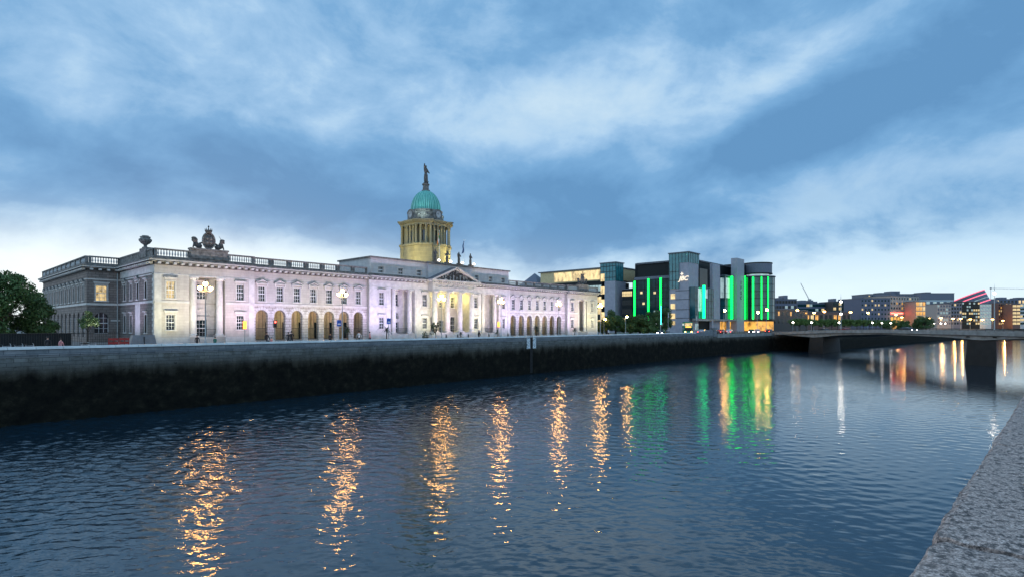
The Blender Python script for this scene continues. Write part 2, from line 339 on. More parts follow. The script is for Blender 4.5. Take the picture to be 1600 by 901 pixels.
def dup(o,loc,label,rz=None):
    r=o.copy(); C.objects.link(r); r.location=loc
    if rz is not None: r.rotation_euler=(0,0,rz)
    r['label']=label
    def rec(src,dst):
        for ch in kids(src):
            c=ch.copy(); C.objects.link(c); c.parent=dst; rec(ch,c)
    rec(o,r); return r
def struct(o): o['kind']='structure'; return o

# ---------------------------------------------------------------- ground and river
GZ=5.9; BZ=5.6
bank=[(-600,64),(206,64),(226,47),(340,40),(445,31),(600,14),(760,-22),(1500,-150),(4000,-400)]
sbank=[(-600,3.2),(0,.28),(7,-.06),(60,-3.2),(160,-9),(300,-16),(600,-40),(1500,-260),(4000,-560)]
import numpy as np
rng=np.random.RandomState(4)
def river():
    """rippled water sheet: fine in the reach between the two quays, plain beyond; heights are a sum of small wind waves"""
    rad=[13.0]
    while rad[-1]<230: rad.append(rad[-1]*1.0028)
    rad=np.array(rad); ang=np.linspace(-.25,1.72,1180); RR,AA=np.meshgrid(rad,ang,indexing='ij'); X_=RR*np.cos(AA); Y_=RR*np.sin(AA)
    Zw=np.zeros_like(X_); sp_=RR*.0028
    patch=np.interp(Y_,[5,18,28,40,52,64],[.33,.45,.62,1.35,2.5,3.0])*(.80+.20*np.sin(X_*.045+Y_*.11+.6)*np.sin(X_*.021-Y_*.07+1.1)+.10*np.sin(X_*.13+Y_*.21))
    n=170
    for i in range(n):
        lam=.16*(1.5/.16)**(rng.rand()); th=TH+rng.normal(0,.85); k=2*PI/lam; sl=.0150*(lam/1.0)**(-.05)
        fade=np.clip((lam/sp_-3.0)/3.0,0,1); Zw+=sl/k*fade*np.sin(k*(X_*math.cos(th)+Y_*math.sin(th))+rng.rand()*6.28)
    Zw*=np.clip(patch,.2,3.2)*np.clip((228-RR)/30,0,1)
    nr,na=X_.shape; co=np.stack([X_,Y_,Zw],-1).reshape(-1,3); idx=np.arange(nr*na).reshape(nr,na)
    q=np.stack([idx[:-1,:-1],idx[1:,:-1],idx[1:,1:],idx[:-1,1:]],-1).reshape(-1,4)
    me=bpy.data.meshes.new('river_water'); me.vertices.add(len(co)); me.vertices.foreach_set('co',co.ravel()); me.loops.add(q.size); me.loops.foreach_set('vertex_index',q.ravel())
    me.polygons.add(len(q)); me.polygons.foreach_set('loop_start',np.arange(0,q.size,4)); me.polygons.foreach_set('use_smooth',np.ones(len(q),bool)); me.update(calc_edges=True); me.materials.append(MT['river_water'])
    o=bpy.data.objects.new('river_water',me); C.objects.link(o); struct(o)
    g=mb('river_water'); e=[(r_*math.cos(a),r_*math.sin(a)) for r_,a in [(rad[-1],a) for a in np.linspace(-.25,1.72,40)]]
    for a,b_ in zip(e,e[1:]): g.face([(a[0],a[1],0),(a[0]*16,a[1]*16,0),(b_[0]*16,b_[1]*16,0),(b_[0],b_[1],0)])
    g.face([(0,0,-.02),(-3000,-100,-.02),(-3000,-3000,-.02),(3000,-3000,-.02),(rad[-1]*16*math.cos(-.25),rad[-1]*16*math.sin(-.25),-.02)])
    g.face([(0,0,-.02),(rad[-1]*16*math.cos(1.72),rad[-1]*16*math.sin(1.72),-.02),(-3000,-100,-.02)]); g.face([(0,0,-.02)]+[(rad[0]*math.cos(a),rad[0]*math.sin(a),-.02) for a in np.linspace(-.25,1.72,24)])
    struct(g.build('river_water_far'))
river()
g=mb('paving')
for (a,b_) in zip(bank,bank[1:]): g.face([(a[0],a[1]+.4,GZ),(b_[0],b_[1]+.4,GZ),(b_[0],4000,GZ),(a[0],4000,GZ)])
struct(g.build('ground'))
g=mb('asphalt'); g.face([(-600,69,GZ+.004),(900,69,GZ+.004),(900,80,GZ+.004),(-600,80,GZ+.004)])
struct(g.build('quay_road'))
g=mb('concrete')
for y0,y1 in ((68.7,68.95),(80.05,80.3)): g.box(-300,y0,GZ,420,y1,GZ+.13)
struct(g.build('kerb'))
g=mb('painted_white'); x=-280
while x<400: g.face([(x,74.4,GZ+.008),(x+2,74.4,GZ+.008),(x+2,74.55,GZ+.008),(x,74.55,GZ+.008)]); x+=6
struct(g.build('road_markings'))
g=mb('paving')
for (a,b_) in zip(sbank,sbank[1:]): g.face([(a[0],a[1]-1.0,6.9),(a[0],-4000,6.9),(b_[0],-4000,6.9),(b_[0],b_[1]-1.0,6.9)])
struct(g.build('ground_south_bank'))
# north river wall
qw=empty('river_wall',(0,0,0),'long grey granite river wall below the quay with pale coping and black weed line','river wall')
g=mb('river_wall_granite')
for i,(a,b_) in enumerate(zip(bank,bank[1:])):
    zt=GZ+.05 if i>0 else GZ-.05
    g.face([(a[0],a[1]-.12,-1),(b_[0],b_[1]-.12,-1),(b_[0],b_[1],zt),(a[0],a[1],zt)])
g.build('wall_face',qw)
g=mb('parapet_granite'); g.box(-600,64.03,GZ-.05,144,64.5,6.52); g.build('parapet',qw)
g=mb('parapet_granite'); g.box(-600,63.93,GZ+.10,144,64.03,GZ+.26); g.build('string_course',qw)
g=mb('pale_coping'); x=-200
while x<144:
    w_=min(1.8+random.random()*.5,144-x); j=random.uniform(-.012,.012)
    g.box(x,63.90+j,6.52,x+w_-.03,64.62+j,6.74+random.uniform(-.012,.012)); x+=w_
g.build('coping',qw)
g=mb('parapet_granite'); n0=0
g.face([(144,63.98,GZ-.05),(158,63.98,GZ-.05),(158,63.98,7.5),(152,63.98,7.35),(150,63.98,7.0),(144,63.98,6.74)])
g.face([(158,64.5,GZ-.05),(144,64.5,GZ-.05),(144,64.5,6.74),(150,64.5,7.0),(152,64.5,7.35),(158,64.5,7.5)])
g.face([(144,63.98,6.74),(150,63.98,7.0),(150,64.5,7.0),(144,64.5,6.74)]); g.face([(150,63.98,7.0),(152,63.98,7.35),(152,64.5,7.35),(150,64.5,7.0)]); g.face([(152,63.98,7.35),(158,63.98,7.5),(158,64.5,7.5),(152,64.5,7.35)])
g.box(155.6,63.7,GZ-.4,157.4,64.9,7.75); g.box(155.4,63.6,7.75,157.6,65,7.95)
g.build('raised_end_parapet',qw)
g=mb('concrete'); g.box(158,63.7,5.1,206,64.4,6.1); g.build('ledge',qw)
g=mb('black_iron'); 
for i in range(25): g.tube((158.5+i*1.95,64.1,6.1),(158.5+i*1.95,64.1,6.85),.04,seg=4)
for z in (6.3,6.5,6.7,6.88): g.tube((158,64.1,z),(206,64.1,z),.03,seg=4)
g.build('railing',qw)
# white boards and ladder slot
bx=at_y(829,64)
t_=empty('wall_ladder',(bx,63.9,0),'dark iron ladder in a slot between two worn white boards on the river wall','ladder')
g=mb('black_iron')
for dx in (-.2,.2): g.tube((dx,-.16,.3),(dx,-.16,6.9),.035,seg=5)
for i in range(20): g.tube((-.2,-.16,.5+i*.32),(.2,-.16,.5+i*.32),.02,seg=4)
g.box(-.33,-.05,.2,.33,.0,6.5)
g.build('ladder_rails',t_)
for dx in (-.82,.82):
    g=mb('worn_white_paint'); g.box(dx-.42,-.14,4.55,dx+.42,-.04,6.45); g.build('white_board',t_)
# near coping (south bank)
sw=empty('quayside_parapet',(0,0,0),'speckled grey granite parapet top in the near corner beside the water','parapet')
def sb(x):
    for (a,b_) in zip(sbank,sbank[1:]):
        if a[0]<=x<=b_[0]: return a[1]+(b_[1]-a[1])*(x-a[0])/(b_[0]-a[0])
slabs=[-40,-20,-8,-4,-1.9,.1,1.98,3.75,5.6,7.2,8.6,10]+[12+2*i for i in range(30)]
for i,(a,b_) in enumerate(zip(slabs,slabs[1:])):
    near=-1.9<=a<=8; nx=max(2,int((b_-a)/.05)) if near else 2; ny=22 if near else 2
    g=mb('near_granite'); zt=8.0+random.uniform(-.004,.004); rr=random.Random(i); ph=rr.uniform(0,9)
    P=[]
    for ix in range(nx+1):
        row=[]
        x=a+.012+(b_-a-.024)*ix/nx; y0=sb(max(x,-599))+.004+.003*math.sin(x*3+ph)+.002*math.sin(x*17+ph)
        if ix in (0,nx): y0-=.012
        prof=[(0,-.45),(0,-.03)]+[( .03*(1-math.cos(t)) , -.03*(1-math.sin(t))) for t in (.5,1.0,PI/2)]
        for d,zq in prof: row.append((x,y0-d+(rr.uniform(-.004,.004) if near else 0),zt+zq+(rr.uniform(-.004,.004) if near and zq>-.4 else 0)))
        for iy in range(1,ny+1):
            row.append((x,y0-.03-.87*iy/ny,zt+(rr.uniform(-.0025,.0025) if near else 0)-(.006 if ix in (0,nx) else 0)))
        row.append((x,y0-.9,zt-.45)); P.append(row)
    for ix in range(nx):
        for iy in range(len(P[0])-1):
            g.face([P[ix][iy],P[ix][iy+1],P[ix+1][iy+1],P[ix+1][iy]])
    g.face(P[0]); g.face(P[-1][::-1])
    g.build('coping_stone',sw)
g=mb('dark_weathered_stone'); g.box(-2,-.86,7.6,11,-.34,7.965); g.build('mortar_bed',sw)
g=mb('river_wall_granite')
for (a,b_) in zip(sbank[:7],sbank[1:8]): g.box(0,0,0,0,0,0) if False else g.face([(b_[0],b_[1]-.05,-1),(a[0],a[1]-.05,-1),(a[0],a[1]-.05,7.56 if a[0]<72 else 6.95),(b_[0],b_[1]-.05,7.56 if b_[0]<72 else 6.95)])
g.build('wall_face',sw)

# ---------------------------------------------------------------- custom house
OX,OY=24.74,92.09
CH=empty('custom_house',(OX,OY,BZ),'long pale stone neoclassical building with arcades, portico and green domed drum beside the river','building')
H_STR,H_ARCH,H_COR,H_BAL=6.4,10.35,12.2,13.05
class Fr:      # wall frame: origin, direction along u, outward normal
    def __init__(s,o,u,n): s.o=Vector(o); s.u=Vector(u); s.n=Vector(n)
    def p(s,u,d,z): return s.o+s.u*u+s.n*d+Vector((0,0,z))
    @property
    def rz(s): return math.atan2(s.u.y,s.u.x)
def fbox(g,F,u0,u1,d0,d1,z0,z1):
    st=len(g.v); flip=(s_:=F.u.cross(F.n)).z>0
    g.box(u0,d0,z0,u1,d1,z1)
    g.v[st:]=[tuple(F.p(*p)) for p in g.v[st:]]
    if not flip:
        for i in range(len(g.f)-6,len(g.f)): g.f[i]=g.f[i][::-1]
def wall(g,F,u0,u1,z0,z1,ops,d=0.0,deep=.35,mback=None):
    """wall sheet with recessed openings; ops: (ua,ub,za,zb,arched)"""
    us=sorted({u0,u1,*[round(o[0],4) for o in ops],*[round(o[1],4) for o in ops]}); zs=sorted({z0,z1,*[round(o[2],4) for o in ops],*[round(o[3],4) for o in ops]})
    for a,b_ in zip(us,us[1:]):
        for c,e in zip(zs,zs[1:]):
            um,zm=(a+b_)/2,(c+e)/2
            if any(o[0]-1e-3<um<o[1]+1e-3 and o[2]-1e-3<zm<o[3]+1e-3 for o in ops): continue
            g.face([F.p(a,d,c),F.p(b_,d,c),F.p(b_,d,e),F.p(a,d,e)])
    for o in ops:
        ua,ub,za,zb=o[:4]; arched=len(o)>4 and o[4]; dp=o[5] if len(o)>5 else deep
        if arched:
            r=(ub-ua)/2; zsp=zb-r; um=(ua+ub)/2; K=12
            arc=[(um-r*math.cos(PI*i/K),zsp+r*math.sin(PI*i/K)) for i in range(K+1)]
            for i in range(K):
                (xa,ya),(xb,yb)=arc[i],arc[i+1]
                g.face([F.p(xa,d,ya),F.p(xb,d,yb),F.p(xb,d,zb),F.p(xa,d,zb)])
                g.face([F.p(xa,d,ya),F.p(xa,d-dp,ya),F.p(xb,d-dp,yb),F.p(xb,d,yb)])
            zt=zsp
        else:
            zt=zb; g.face([F.p(ua,d,zb),F.p(ua,d-dp,zb),F.p(ub,d-dp,zb),F.p(ub,d,zb)])
        g.face([F.p(ua,d,za),F.p(ua,d-dp,za),F.p(ua,d-dp,zt),F.p(ua,d,zt)])
        g.face([F.p(ub,d-dp,za),F.p(ub,d,za),F.p(ub,d,zt),F.p(ub,d-dp,zt)])
        g.face([F.p(ua,d,za),F.p(ub,d,za),F.p(ub,d-dp,za),F.p(ua,d-dp,za)])
# window meshes: origin at opening centre bottom, x along wall, -y outward
WM={}
def window_meshes(w,h,hood,glass,cols=3,rows=4,arch=False):
    k=(round(w,2),round(h,2),hood,glass,arch)
    if k in WM: return WM[k]
    g=mb(glass)
    if arch:
        r=w/2; K=10; g.face([(-r,.28,0),(r,.28,0)]+[(r*math.cos(PI*i/K),.28,h-r+r*math.sin(PI*i/K)) for i in range(K+1)])
    else: g.face([(-w/2,.28,0),(w/2,.28,0),(w/2,.28,h),(-w/2,.28,h)])
    pane=g.mesh('window')
    g=mb('painted_white'); b_=.035
    for i in range(cols+1):
        x=-w/2+w*i/cols; t=.05 if i in (0,cols) else .018; hh=h if not arch else h-r+math.sqrt(max(0,r*r-x*x))
        g.box(x-t,.22,0,x+t,.27,max(.3,hh))
    for i in range(rows+1):
        z=h*i/rows; t=.05 if i in (0,rows,rows//2) else .018
        if arch and z>h-r:
            hw=math.sqrt(max(0,r*r-(z-h+r)**2)); 
            if hw<.1: continue
        else: hw=w/2
        g.box(-hw,.22,z-t,hw,.27,z+t)
    fr=g.mesh('sash_frame')
    g=mb('trim_stone'); s_=.16
    if not arch:
        g.box(-w/2-s_,-.07,0,-w/2,.3,h+s_); g.box(w/2,-.07,0,w/2+s_,.3,h+s_); g.box(-w/2,-.07,h,w/2,.3,h+s_)
        g.box(-w/2-s_-.1,-.16,-.16,w/2+s_+.1,.28,0)
    if hood=='flat':
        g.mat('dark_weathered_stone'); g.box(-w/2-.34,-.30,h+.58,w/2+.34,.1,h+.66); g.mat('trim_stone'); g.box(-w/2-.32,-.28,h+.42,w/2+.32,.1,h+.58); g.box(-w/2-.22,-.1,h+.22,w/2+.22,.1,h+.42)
    if hood=='ped':
        g.box(-w/2-.42,-.28,h+.36,w/2+.42,.1,h+.50); q=w/2+.45
        for sgn in (-1,1):
            st=len(g.v); g.box(0,-.3,0,math.hypot(q,.52),.1,.13)
            a=math.atan2(.52,q)
            def f_(p,sg=sgn,a=a): return Vector((sg*(-q+p.x*math.cos(a)-p.z*math.sin(a)),p.y,h+.50+p.x*math.sin(a)+p.z*math.cos(a)))
            g.xform(f_,st)
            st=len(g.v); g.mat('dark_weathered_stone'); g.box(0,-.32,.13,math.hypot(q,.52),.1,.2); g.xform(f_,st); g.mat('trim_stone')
        g.face([(-q+.1,-.02,h+.5),(q-.1,-.02,h+.5),(0,-.02,h+.98)])
        for sx in (-1,1): g.box(sx*(w/2+.28)-.09,-.2,h+.02,sx*(w/2+.28)+.09,.05,h+.36)
    su=g.mesh('window_surround')
    WM[k]=(pane,fr,su); return WM[k]
def win(F,u,z,w,h,hood='flat',glass='window_glass',d=0.0,parent=None,arch=False,rows=4,cols=3):
    pm,fm,sm=window_meshes(w,h,hood,glass,cols,rows,arch)
    o=place(pm,'window',parent or CH,F.p(u,d,z),F.rz)
    place(fm,'sash_frame',o)
    if len(sm.vertices): place(sm,'window_surround',o)
    return o
FS=Fr((0,0,0),(1,0,0),(0,-1,0))
# --- south front layout (u positions read along the front)
PAVL=(0,14.2); ARL=(14.2,35.9); CEN=(35.9,76.0); ARR=(76.0,99.4); PAVR=(99.4,114.3)
WW,WH=1.15,2.45; UZ,LZ=7.0,2.35
ws=[]                                   # (u, z, w, h, hood)
def stack(F,g,uc,d=0.0,hood='flat',gl='window_glass',gu='window_glass'): ws.append((F,uc,UZ,WW,WH,hood,gu,d)); ws.append((F,uc,LZ,WW,2.25,'flat',gl,d)); return [(uc-WW/2,uc+WW/2,UZ,UZ+WH),(uc-WW/2,uc+WW/2,LZ,LZ+2.25)]
body=mb('portland_stone')
def pavilion_front(u0,u1,wa,na,nb,wb,gu='window_glass',d=0.0):
    ops=stack(FS,body,wa,d,'flat',gu=gu)+stack(FS,body,wb,d)
    ops.append((na,nb,1.25,H_ARCH,False,2.6))
    wall(body,FS,u0,u1,-.2,H_COR,ops,d,.32)
    # recessed wall behind the columns
    uc=(na+nb)/2; r=[(uc-.75,uc+.75,1.25,3.9),(uc-.7,uc+.7,7.1,9.4)]
    body.mat('trim_stone'); wall(body,FS,na,nb,1.25,H_ARCH,r,d-2.6,.3); body.mat('portland_stone')
    ws.append((FS,uc,7.1,1.4,2.3,'flat','window_glass',d-2.6)); ws.append((FS,uc,1.3,1.5,2.6,'flat','dark_glass',d-2.6))
    for zz_ in (4.3,6.3): fbox(body,FS,na+.05,nb-.05,d-2.6,d-2.48,zz_,zz_+.22)
    body.mat('trim_stone')
    for i in range(11):     # relieving arch over the door
        a=PI*i/10; b2=PI*(i+1)/10
        if i<10: 
            st=len(body.v); body.tube(FS.p(uc-1.15*math.cos(a),d-2.5,4.45+1.15*math.sin(a)),FS.p(uc-1.15*math.cos(b2),d-2.5,4.45+1.15*math.sin(b2)),.1,seg=4)
    body.mat('portland_stone')
    g=mb('black_iron')
    for zz_ in (1.6,2.45): g.tube(FS.p(na+.5,d-.5,zz_),FS.p(nb-.5,d-.5,zz_),.035,seg=4)
    k=int((nb-na)/.22)
    for i in range(k): g.tube(FS.p(na+.5+(nb-na-1)*i/(k-1),d-.5,1.3),FS.p(na+.5+(nb-na-1)*i/(k-1),d-.5,2.45),.018,seg=4)
    g.build('railing',CH)
pavilion_front(*PAVL,2.1,4.6,9.7,12.0,gu='lit_room')
pavilion_front(*PAVR,101.7,104.3,108.9,111.6)
# --- columns
def column_mesh(r,z0,z1):
    g=mb('trim_stone'); g.box(-r*1.35,-r*1.35,z0,r*1.35,r*1.35,z0+.22)
    h=z1-z0; K=20
    prof=[(r*1.25,z0+.22),(r*1.28,z0+.36),(r*1.05,z0+.45),(r,z0+.55),(r,z0+h*.35),(r*.86,z1-.75),(r*.95,z1-.7),(r*.95,z1-.62),(r*.86,z1-.58),(r*.88,z1-.45),(r*1.2,z1-.2)]
    g.lathe(prof,seg=24); g.box(-r*1.3,-r*1.3,z1-.2,r*1.3,r*1.3,z1)
    for sx in (-1,1):
        for sy in (-1,1): g.ball((sx*r*.95,sy*r*.95,z1-.34),.17,seg=6,rings=4)
    return g.mesh('column')
CM=column_mesh(.52,1.25,H_ARCH-.0)
for u in (5.25,9.05,104.95,108.25): place(CM,'column',CH,FS.p(u,-.55,0))
# plinth strips, string, base steps
# --- arcades
arches=[]
def arcade(u0,u1,centres,dark=False):
    d=-.75
    ops=[]; n=len(arches)
    for c in centres:
        ops.append((c-1.0,c+1.0,.55,5.6,True,.75)); arches.append(c)
    body.mat('rusticated_stone'); wall(body,FS,u0,u1,-.2,H_STR,ops,d)
    body.mat('portland_stone'); o2=[]
    for c in centres:
        o2.append((c-WW/2,c+WW/2,UZ,UZ+WH)); ws.append((FS,c,UZ,WW,WH,'ped','window_glass',d))
    wall(body,FS,u0,u1,H_STR,H_COR,o2,d,.32)
    # voussoir ring and impost
    body.mat('trim_stone')
    for c in centres:
        for i in range(9):
            a=PI*(i+.08)/9; b2=PI*(i+.92)/9
            pts=[(-1.0,a),(-1.5,a),(-1.5,b2),(-1.0,b2)]
            q=[FS.p(c+r_*math.cos(t),d+.05,4.6-r_*math.sin(t)) for r_,t in pts]
            body.face([FS.p(c-abs(r_)*math.cos(t),d+.05,4.6+abs(r_)*math.sin(t)) for r_,t in pts][::-1])
            body.face([FS.p(c-math.cos(t),dd,4.6+math.sin(t)) for t,dd in ((a,d+.05),(b2,d+.05),(b2,d-.0),(a,d-.0))])
    # loggia behind: ceiling, back wall, floor, rail
    g=mb('cream_panel'); 
    g.face([FS.p(u0+.3,d-4.2,0),FS.p(u1-.3,d-4.2,0),FS.p(u1-.3,d-4.2,6.1),FS.p(u0+.3,d-4.2,6.1)])
    g.face([FS.p(u0+.3,d-.76,6.1),FS.p(u1-.3,d-.76,6.1),FS.p(u1-.3,d-4.2,6.1),FS.p(u0+.3,d-4.2,6.1)])
    g.mat('portland_stone'); g.face([FS.p(u0+.3,d-.76,.56),FS.p(u1-.3,d-.76,.56),FS.p(u1-.3,d-4.2,.56),FS.p(u0+.3,d-4.2,.56)])
    for e in (u0+.3,u1-.3): g.face([FS.p(e,d-.76,.5),FS.p(e,d-4.2,.5),FS.p(e,d-4.2,6.1),FS.p(e,d-.76,6.1)])
    for c in centres: g.mat('dark_glass'); fbox(g,FS,c-.62,c+.62,d-4.2,d-4.12,.56,3.6)
    g.build('arcade_passage',CH)
    for c in centres:
        g=mb('black_iron')
        for zz_ in (.75,2.55): g.tube(FS.p(c-1,d-.4,zz_),FS.p(c+1,d-.4,zz_),.045,seg=4)
        for i in range(13): g.tube(FS.p(c-.96+i*.16,d-.4,.56),FS.p(c-.96+i*.16,d-.4,2.55),.02,seg=4)
        for i in (4,8): g.tube(FS.p(c-.96+i*.16,d-.4,.56),FS.p(c-.96+i*.16,d-.4,5.4),.028,seg=4)
        g.build('arch_railing',CH)
CL=[15.75+i*(34.0-15.75)/6 for i in range(7)]; CRr=[77.9+i*(96.6-77.9)/6 for i in range(7)]
arcade(*ARL,CL); arcade(*ARR,CRr)
# --- centre block
ops=[]
ops+=stack(FS,body,38.7)+stack(FS,body,49.4,gu='window_glass')+stack(FS,body,64.3)+stack(FS,body,73.4)
for a,b_ in ((40.9,46.9),(66.0,72.0)):
    ops.append((a,b_,1.25,H_ARCH,False,2.6))
ops.append((51.0,62.2,1.25,H_ARCH,False,3.2))
wall(body,FS,*CEN,-.2,H_COR,ops,0,.32)
for a,b_ in ((40.9,46.9),(66.0,72.0)):
    uc=(a+b_)/2
    body.mat('trim_stone'); wall(body,FS,a,b_,1.25,H_ARCH,[(uc-.7,uc+.7,1.25,3.7),(uc-.7,uc+.7,4.4,5.7,True),(uc-.6,uc+.6,7,9.4)],-2.6,.3); body.mat('portland_stone')
    ws.append((FS,uc,7,1.2,2.4,'flat','window_glass',-2.6)); ws.append((FS,uc,1.3,1.4,2.4,'','dark_glass',-2.6)); ws.append((FS,uc,4.4,1.4,1.3,'','dark_glass',-2.6))
    place(CM,'column',CH,FS.p(a+1.0,-.55,0)); place(CM,'column',CH,FS.p(b_-1.0,-.55,0))
    g=mb('black_iron')
    for zz_ in (1.6,2.45): g.tube(FS.p(a+.5,-.5,zz_),FS.p(b_-.5,-.5,zz_),.035,seg=4)
    for i in range(24): g.tube(FS.p(a+.5+(b_-a-1)*i/23,-.5,1.3),FS.p(a+.5+(b_-a-1)*i/23,-.5,2.45),.018,seg=4)
    g.build('railing',CH)
g=mb('cream_panel'); body.mat('portland_stone')
# portico inner wall
pw=[(52.6,53.8,7,9.4),(56.0,57.2,7,9.4),(59.4,60.6,7,9.4),(52.5,53.9,1.25,5.0,True),(55.9,57.3,1.25,4.2),(59.3,60.7,1.25,5.0,True)]
wall(body,FS,51.0,62.2,1.25,H_ARCH,pw,-3.2,.3)
for (a,b_,c,e,*q) in pw: ws.append((FS,(a+b_)/2,c,b_-a,e-c,'' ,'window_glass' if c>5 else 'dark_glass',-3.2))
fbox(body,FS,51.05,62.15,-3.2,-3.05,5.9,6.2)
PC=column_mesh(.62,1.5,H_ARCH)
for u in (51.3,54.8,58.4,61.9): place(PC,'column',CH,FS.p(u,1.0,0))
# portico entablature and pediment, projecting 1.7
g=mb('trim_stone'); fbox(g,FS,50.3,62.9,-.2,1.65,H_ARCH,H_COR); g.build('portico_entablature',CH)
g=mb('trim_stone')
for i in range(8):                                 # swags with bulls' heads
    u=51.2+i*1.55; g.ball(FS.p(u,1.68,11.35),.24,1,.5,1.2,seg=8,rings=5)
    if i<7:
        for k in range(6):
            t0,t1=k/6,(k+1)/6; g.tube(FS.p(u+1.55*t0,1.72,11.5-.5*math.sin(PI*t0)),FS.p(u+1.55*t1,1.72,11.5-.5*math.sin(PI*t1)),.09,seg=5)
g.build('carved_frieze',CH,smooth=True)
PU0,PU1,PD=49.7,63.5,2.15
g=mb('trim_stone'); fbox(g,FS,PU0,PU1,-.4,PD,H_COR,H_COR+.18); fbox(g,FS,PU0-.15,PU1+.15,-.4,PD+.2,H_COR+.18,H_COR+.42)
for i in range(22): fbox(g,FS,PU0+.15+i*.63,PU0+.45+i*.63,1.65,PD+.05,H_COR-.28,H_COR)
g.build('portico_cornice',CH)
um=(PU0+PU1)/2; ap=15.6; bz=H_COR+.42
ped=mb('attic_stone'); ped.face([FS.p(PU0,1.45,bz),FS.p(PU1,1.45,bz),FS.p(um,1.45,ap-.2)])
ped.mat('roof_lead'); ped.face([FS.p(PU0-.2,PD+.2,bz),FS.p(um,PD+.2,ap),FS.p(um,-1,ap),FS.p(PU0-.2,-1,bz)]); ped.face([FS.p(um,PD+.2,ap),FS.p(PU1+.2,PD+.2,bz),FS.p(PU1+.2,-1,bz),FS.p(um,-1,ap)])
ped.mat('trim_stone')
for sgn in (-1,1):
    e0=PU0-.2 if sgn<0 else PU1+.2; ln_=math.hypot(um-e0,ap-bz); a=math.atan2(ap-bz,abs(um-e0))
    for (d0,d1,t0,t1,mt) in ((1.4,PD+.02,-.42,-.2,'trim_stone'),(1.4,PD+.22,-.2,-.02,'trim_stone')):
        ped.mat(mt); st=len(ped.v); ped.box(0,0,t0,ln_+.05,1,t1)
        def f_(p,e0=e0,sg=sgn,a=a,d0=d0,d1=d1): return FS.p(e0-sg*(p.x*math.cos(a)-p.z*math.sin(a)),d0+(d1-d0)*p.y,bz+p.x*math.sin(a)+p.z*math.cos(a)+.42*math.cos(a)*0)
        ped.xform(f_,st)
ped.build('pediment',CH)
g=mb('soot_and_shade_stone'); rr=random.Random(3)
for i in range(90):
    t=rr.uniform(-1,1); hmax=(1-abs(t))*(ap-bz-.75)
    if hmax<.12: continue
    zc=bz+.15+rr.random()*hmax; s_=rr.uniform(.12,.3)
    g.ball(FS.p(um+t*5.6,1.5,zc),s_,rr.uniform(.6,1.5),.6,rr.uniform(.7,1.5),seg=7,rings=5)
for t in (-.32,-.16,0,.16,.32): 
    g.tube(FS.p(um+t*6,1.6,bz+.1),FS.p(um+t*6+.1,1.6,bz+.1+(1-abs(t)*1.3)*(ap-bz-.9)),.26,.15,seg=7)
g.mat('trim_stone')
for i in range(26):
    t=rr.uniform(-.85,.85); hmax=(1-abs(t))*(ap-bz-.8); g.ball(FS.p(um+t*5.4,1.62,bz+.15+rr.random()*hmax),rr.uniform(.08,.18),1,.7,1.3,seg=6,rings=4)
g.build('pediment_carving',CH,smooth=True)
g=mb('trim_stone'); fbox(g,FS,49.6,63.6,0,2.3,-.2,.5); fbox(g,FS,49.9,63.3,0,2.0,.5,1.0); fbox(g,FS,50.3,62.9,0,1.75,1.0,1.5); g.build('portico_steps',CH)
# --- plinths & strings over the whole front
tr=mb('trim_stone')
for (a,b_,d) in ((*PAVL,0),(*CEN,0),(*PAVR,0)):
    segs=[(a,b_)]
    cut={0:(4.6,9.7)}
    for (x0,x1) in ((4.6,9.7),(40.9,46.9),(51.0,62.2),(66.0,72.0),(104.3,108.9)):
        ns=[]
        for s0,s1 in segs:
            if x0>=s0 and x1<=s1: ns+=[(s0,x0),(x1,s1)]
            else: ns.append((s0,s1))
        segs=ns
    for s0,s1 in segs: tr=mb('trim_stone'); fbox(tr,FS,s0,s1,d,d+.14,H_STR-.12,H_STR+.22); tr.build('string_course',CH); tr=mb('trim_stone'); fbox(tr,FS,s0,s1,d,d+.16,-.2,1.25); tr.build('plinth',CH)
for (a,b_) in (ARL,ARR):
    tr=mb('trim_stone'); fbox(tr,FS,a,b_,-.75,-.60,H_STR-.1,H_STR+.25); tr.build('string_course',CH); tr=mb('trim_stone')
    cs=CL if a<50 else CRr; e=[a]+[x for c in cs for x in (c-1.0,c+1.0)]+[b_]
    for i in range(0,len(e),2): fbox(tr,FS,e[i],e[i+1],-.75,-.64,4.42,4.62); fbox(tr,FS,e[i],e[i+1],-.75,-.6,-.2,.55)
    tr.build('impost_band',CH)
# quoins / pilaster strips
for u,d in ((.45,0),(13.75,0),(36.4,0),(75.5,0),(99.9,0),(113.8,0),(40.2,0),(47.6,0),(65.4,0),(72.7,0)):
    tr=mb('trim_stone'); fbox(tr,FS,u-.45,u+.45,d,d+.07,1.25,H_ARCH); tr.build('pilaster_strip',CH)
# --- west return (pavilion side) and far west block
FWp=Fr((0,18.4,0),(0,-1,0),(-1,0,0))      # u from recess to the front corner, 18.4 long
FW2=Fr((-4.5,18.4,0),(1,0,0),(0,-1,0))    # south face of the west block, 4.5 long
FW3=Fr((-4.5,58.5,0),(0,-1,0),(-1,0,0))   # long west face, 40.1 long
wb=mb('weathered_ashlar')
ops=[]; wl=[]
for i,u in enumerate((3.0,6.6,10.2,14.4)):
    ops.append((u-.5,u+.5,UZ,UZ+WH)); wl.append((FWp,u,UZ,1.0,WH,'ped' if i%2==0 else 'flat','window_glass',0))
    if i==2: ops.append((u-.55,u+.55,1.6,5.2,True)); wl.append((FWp,u,1.6,1.1,3.6,'','dark_glass',0,True))
    else: ops.append((u-.5,u+.5,1.9,4.6)); wl.append((FWp,u,1.9,1.0,2.7,'flat','dark_glass',0))
wall(wb,FWp,0,18.4,-.2,H_COR-1.5,ops,0,.3)
ops=[(1.2,2.7,UZ,UZ+WH),(1.0,2.9,1.7,5.1,True)]
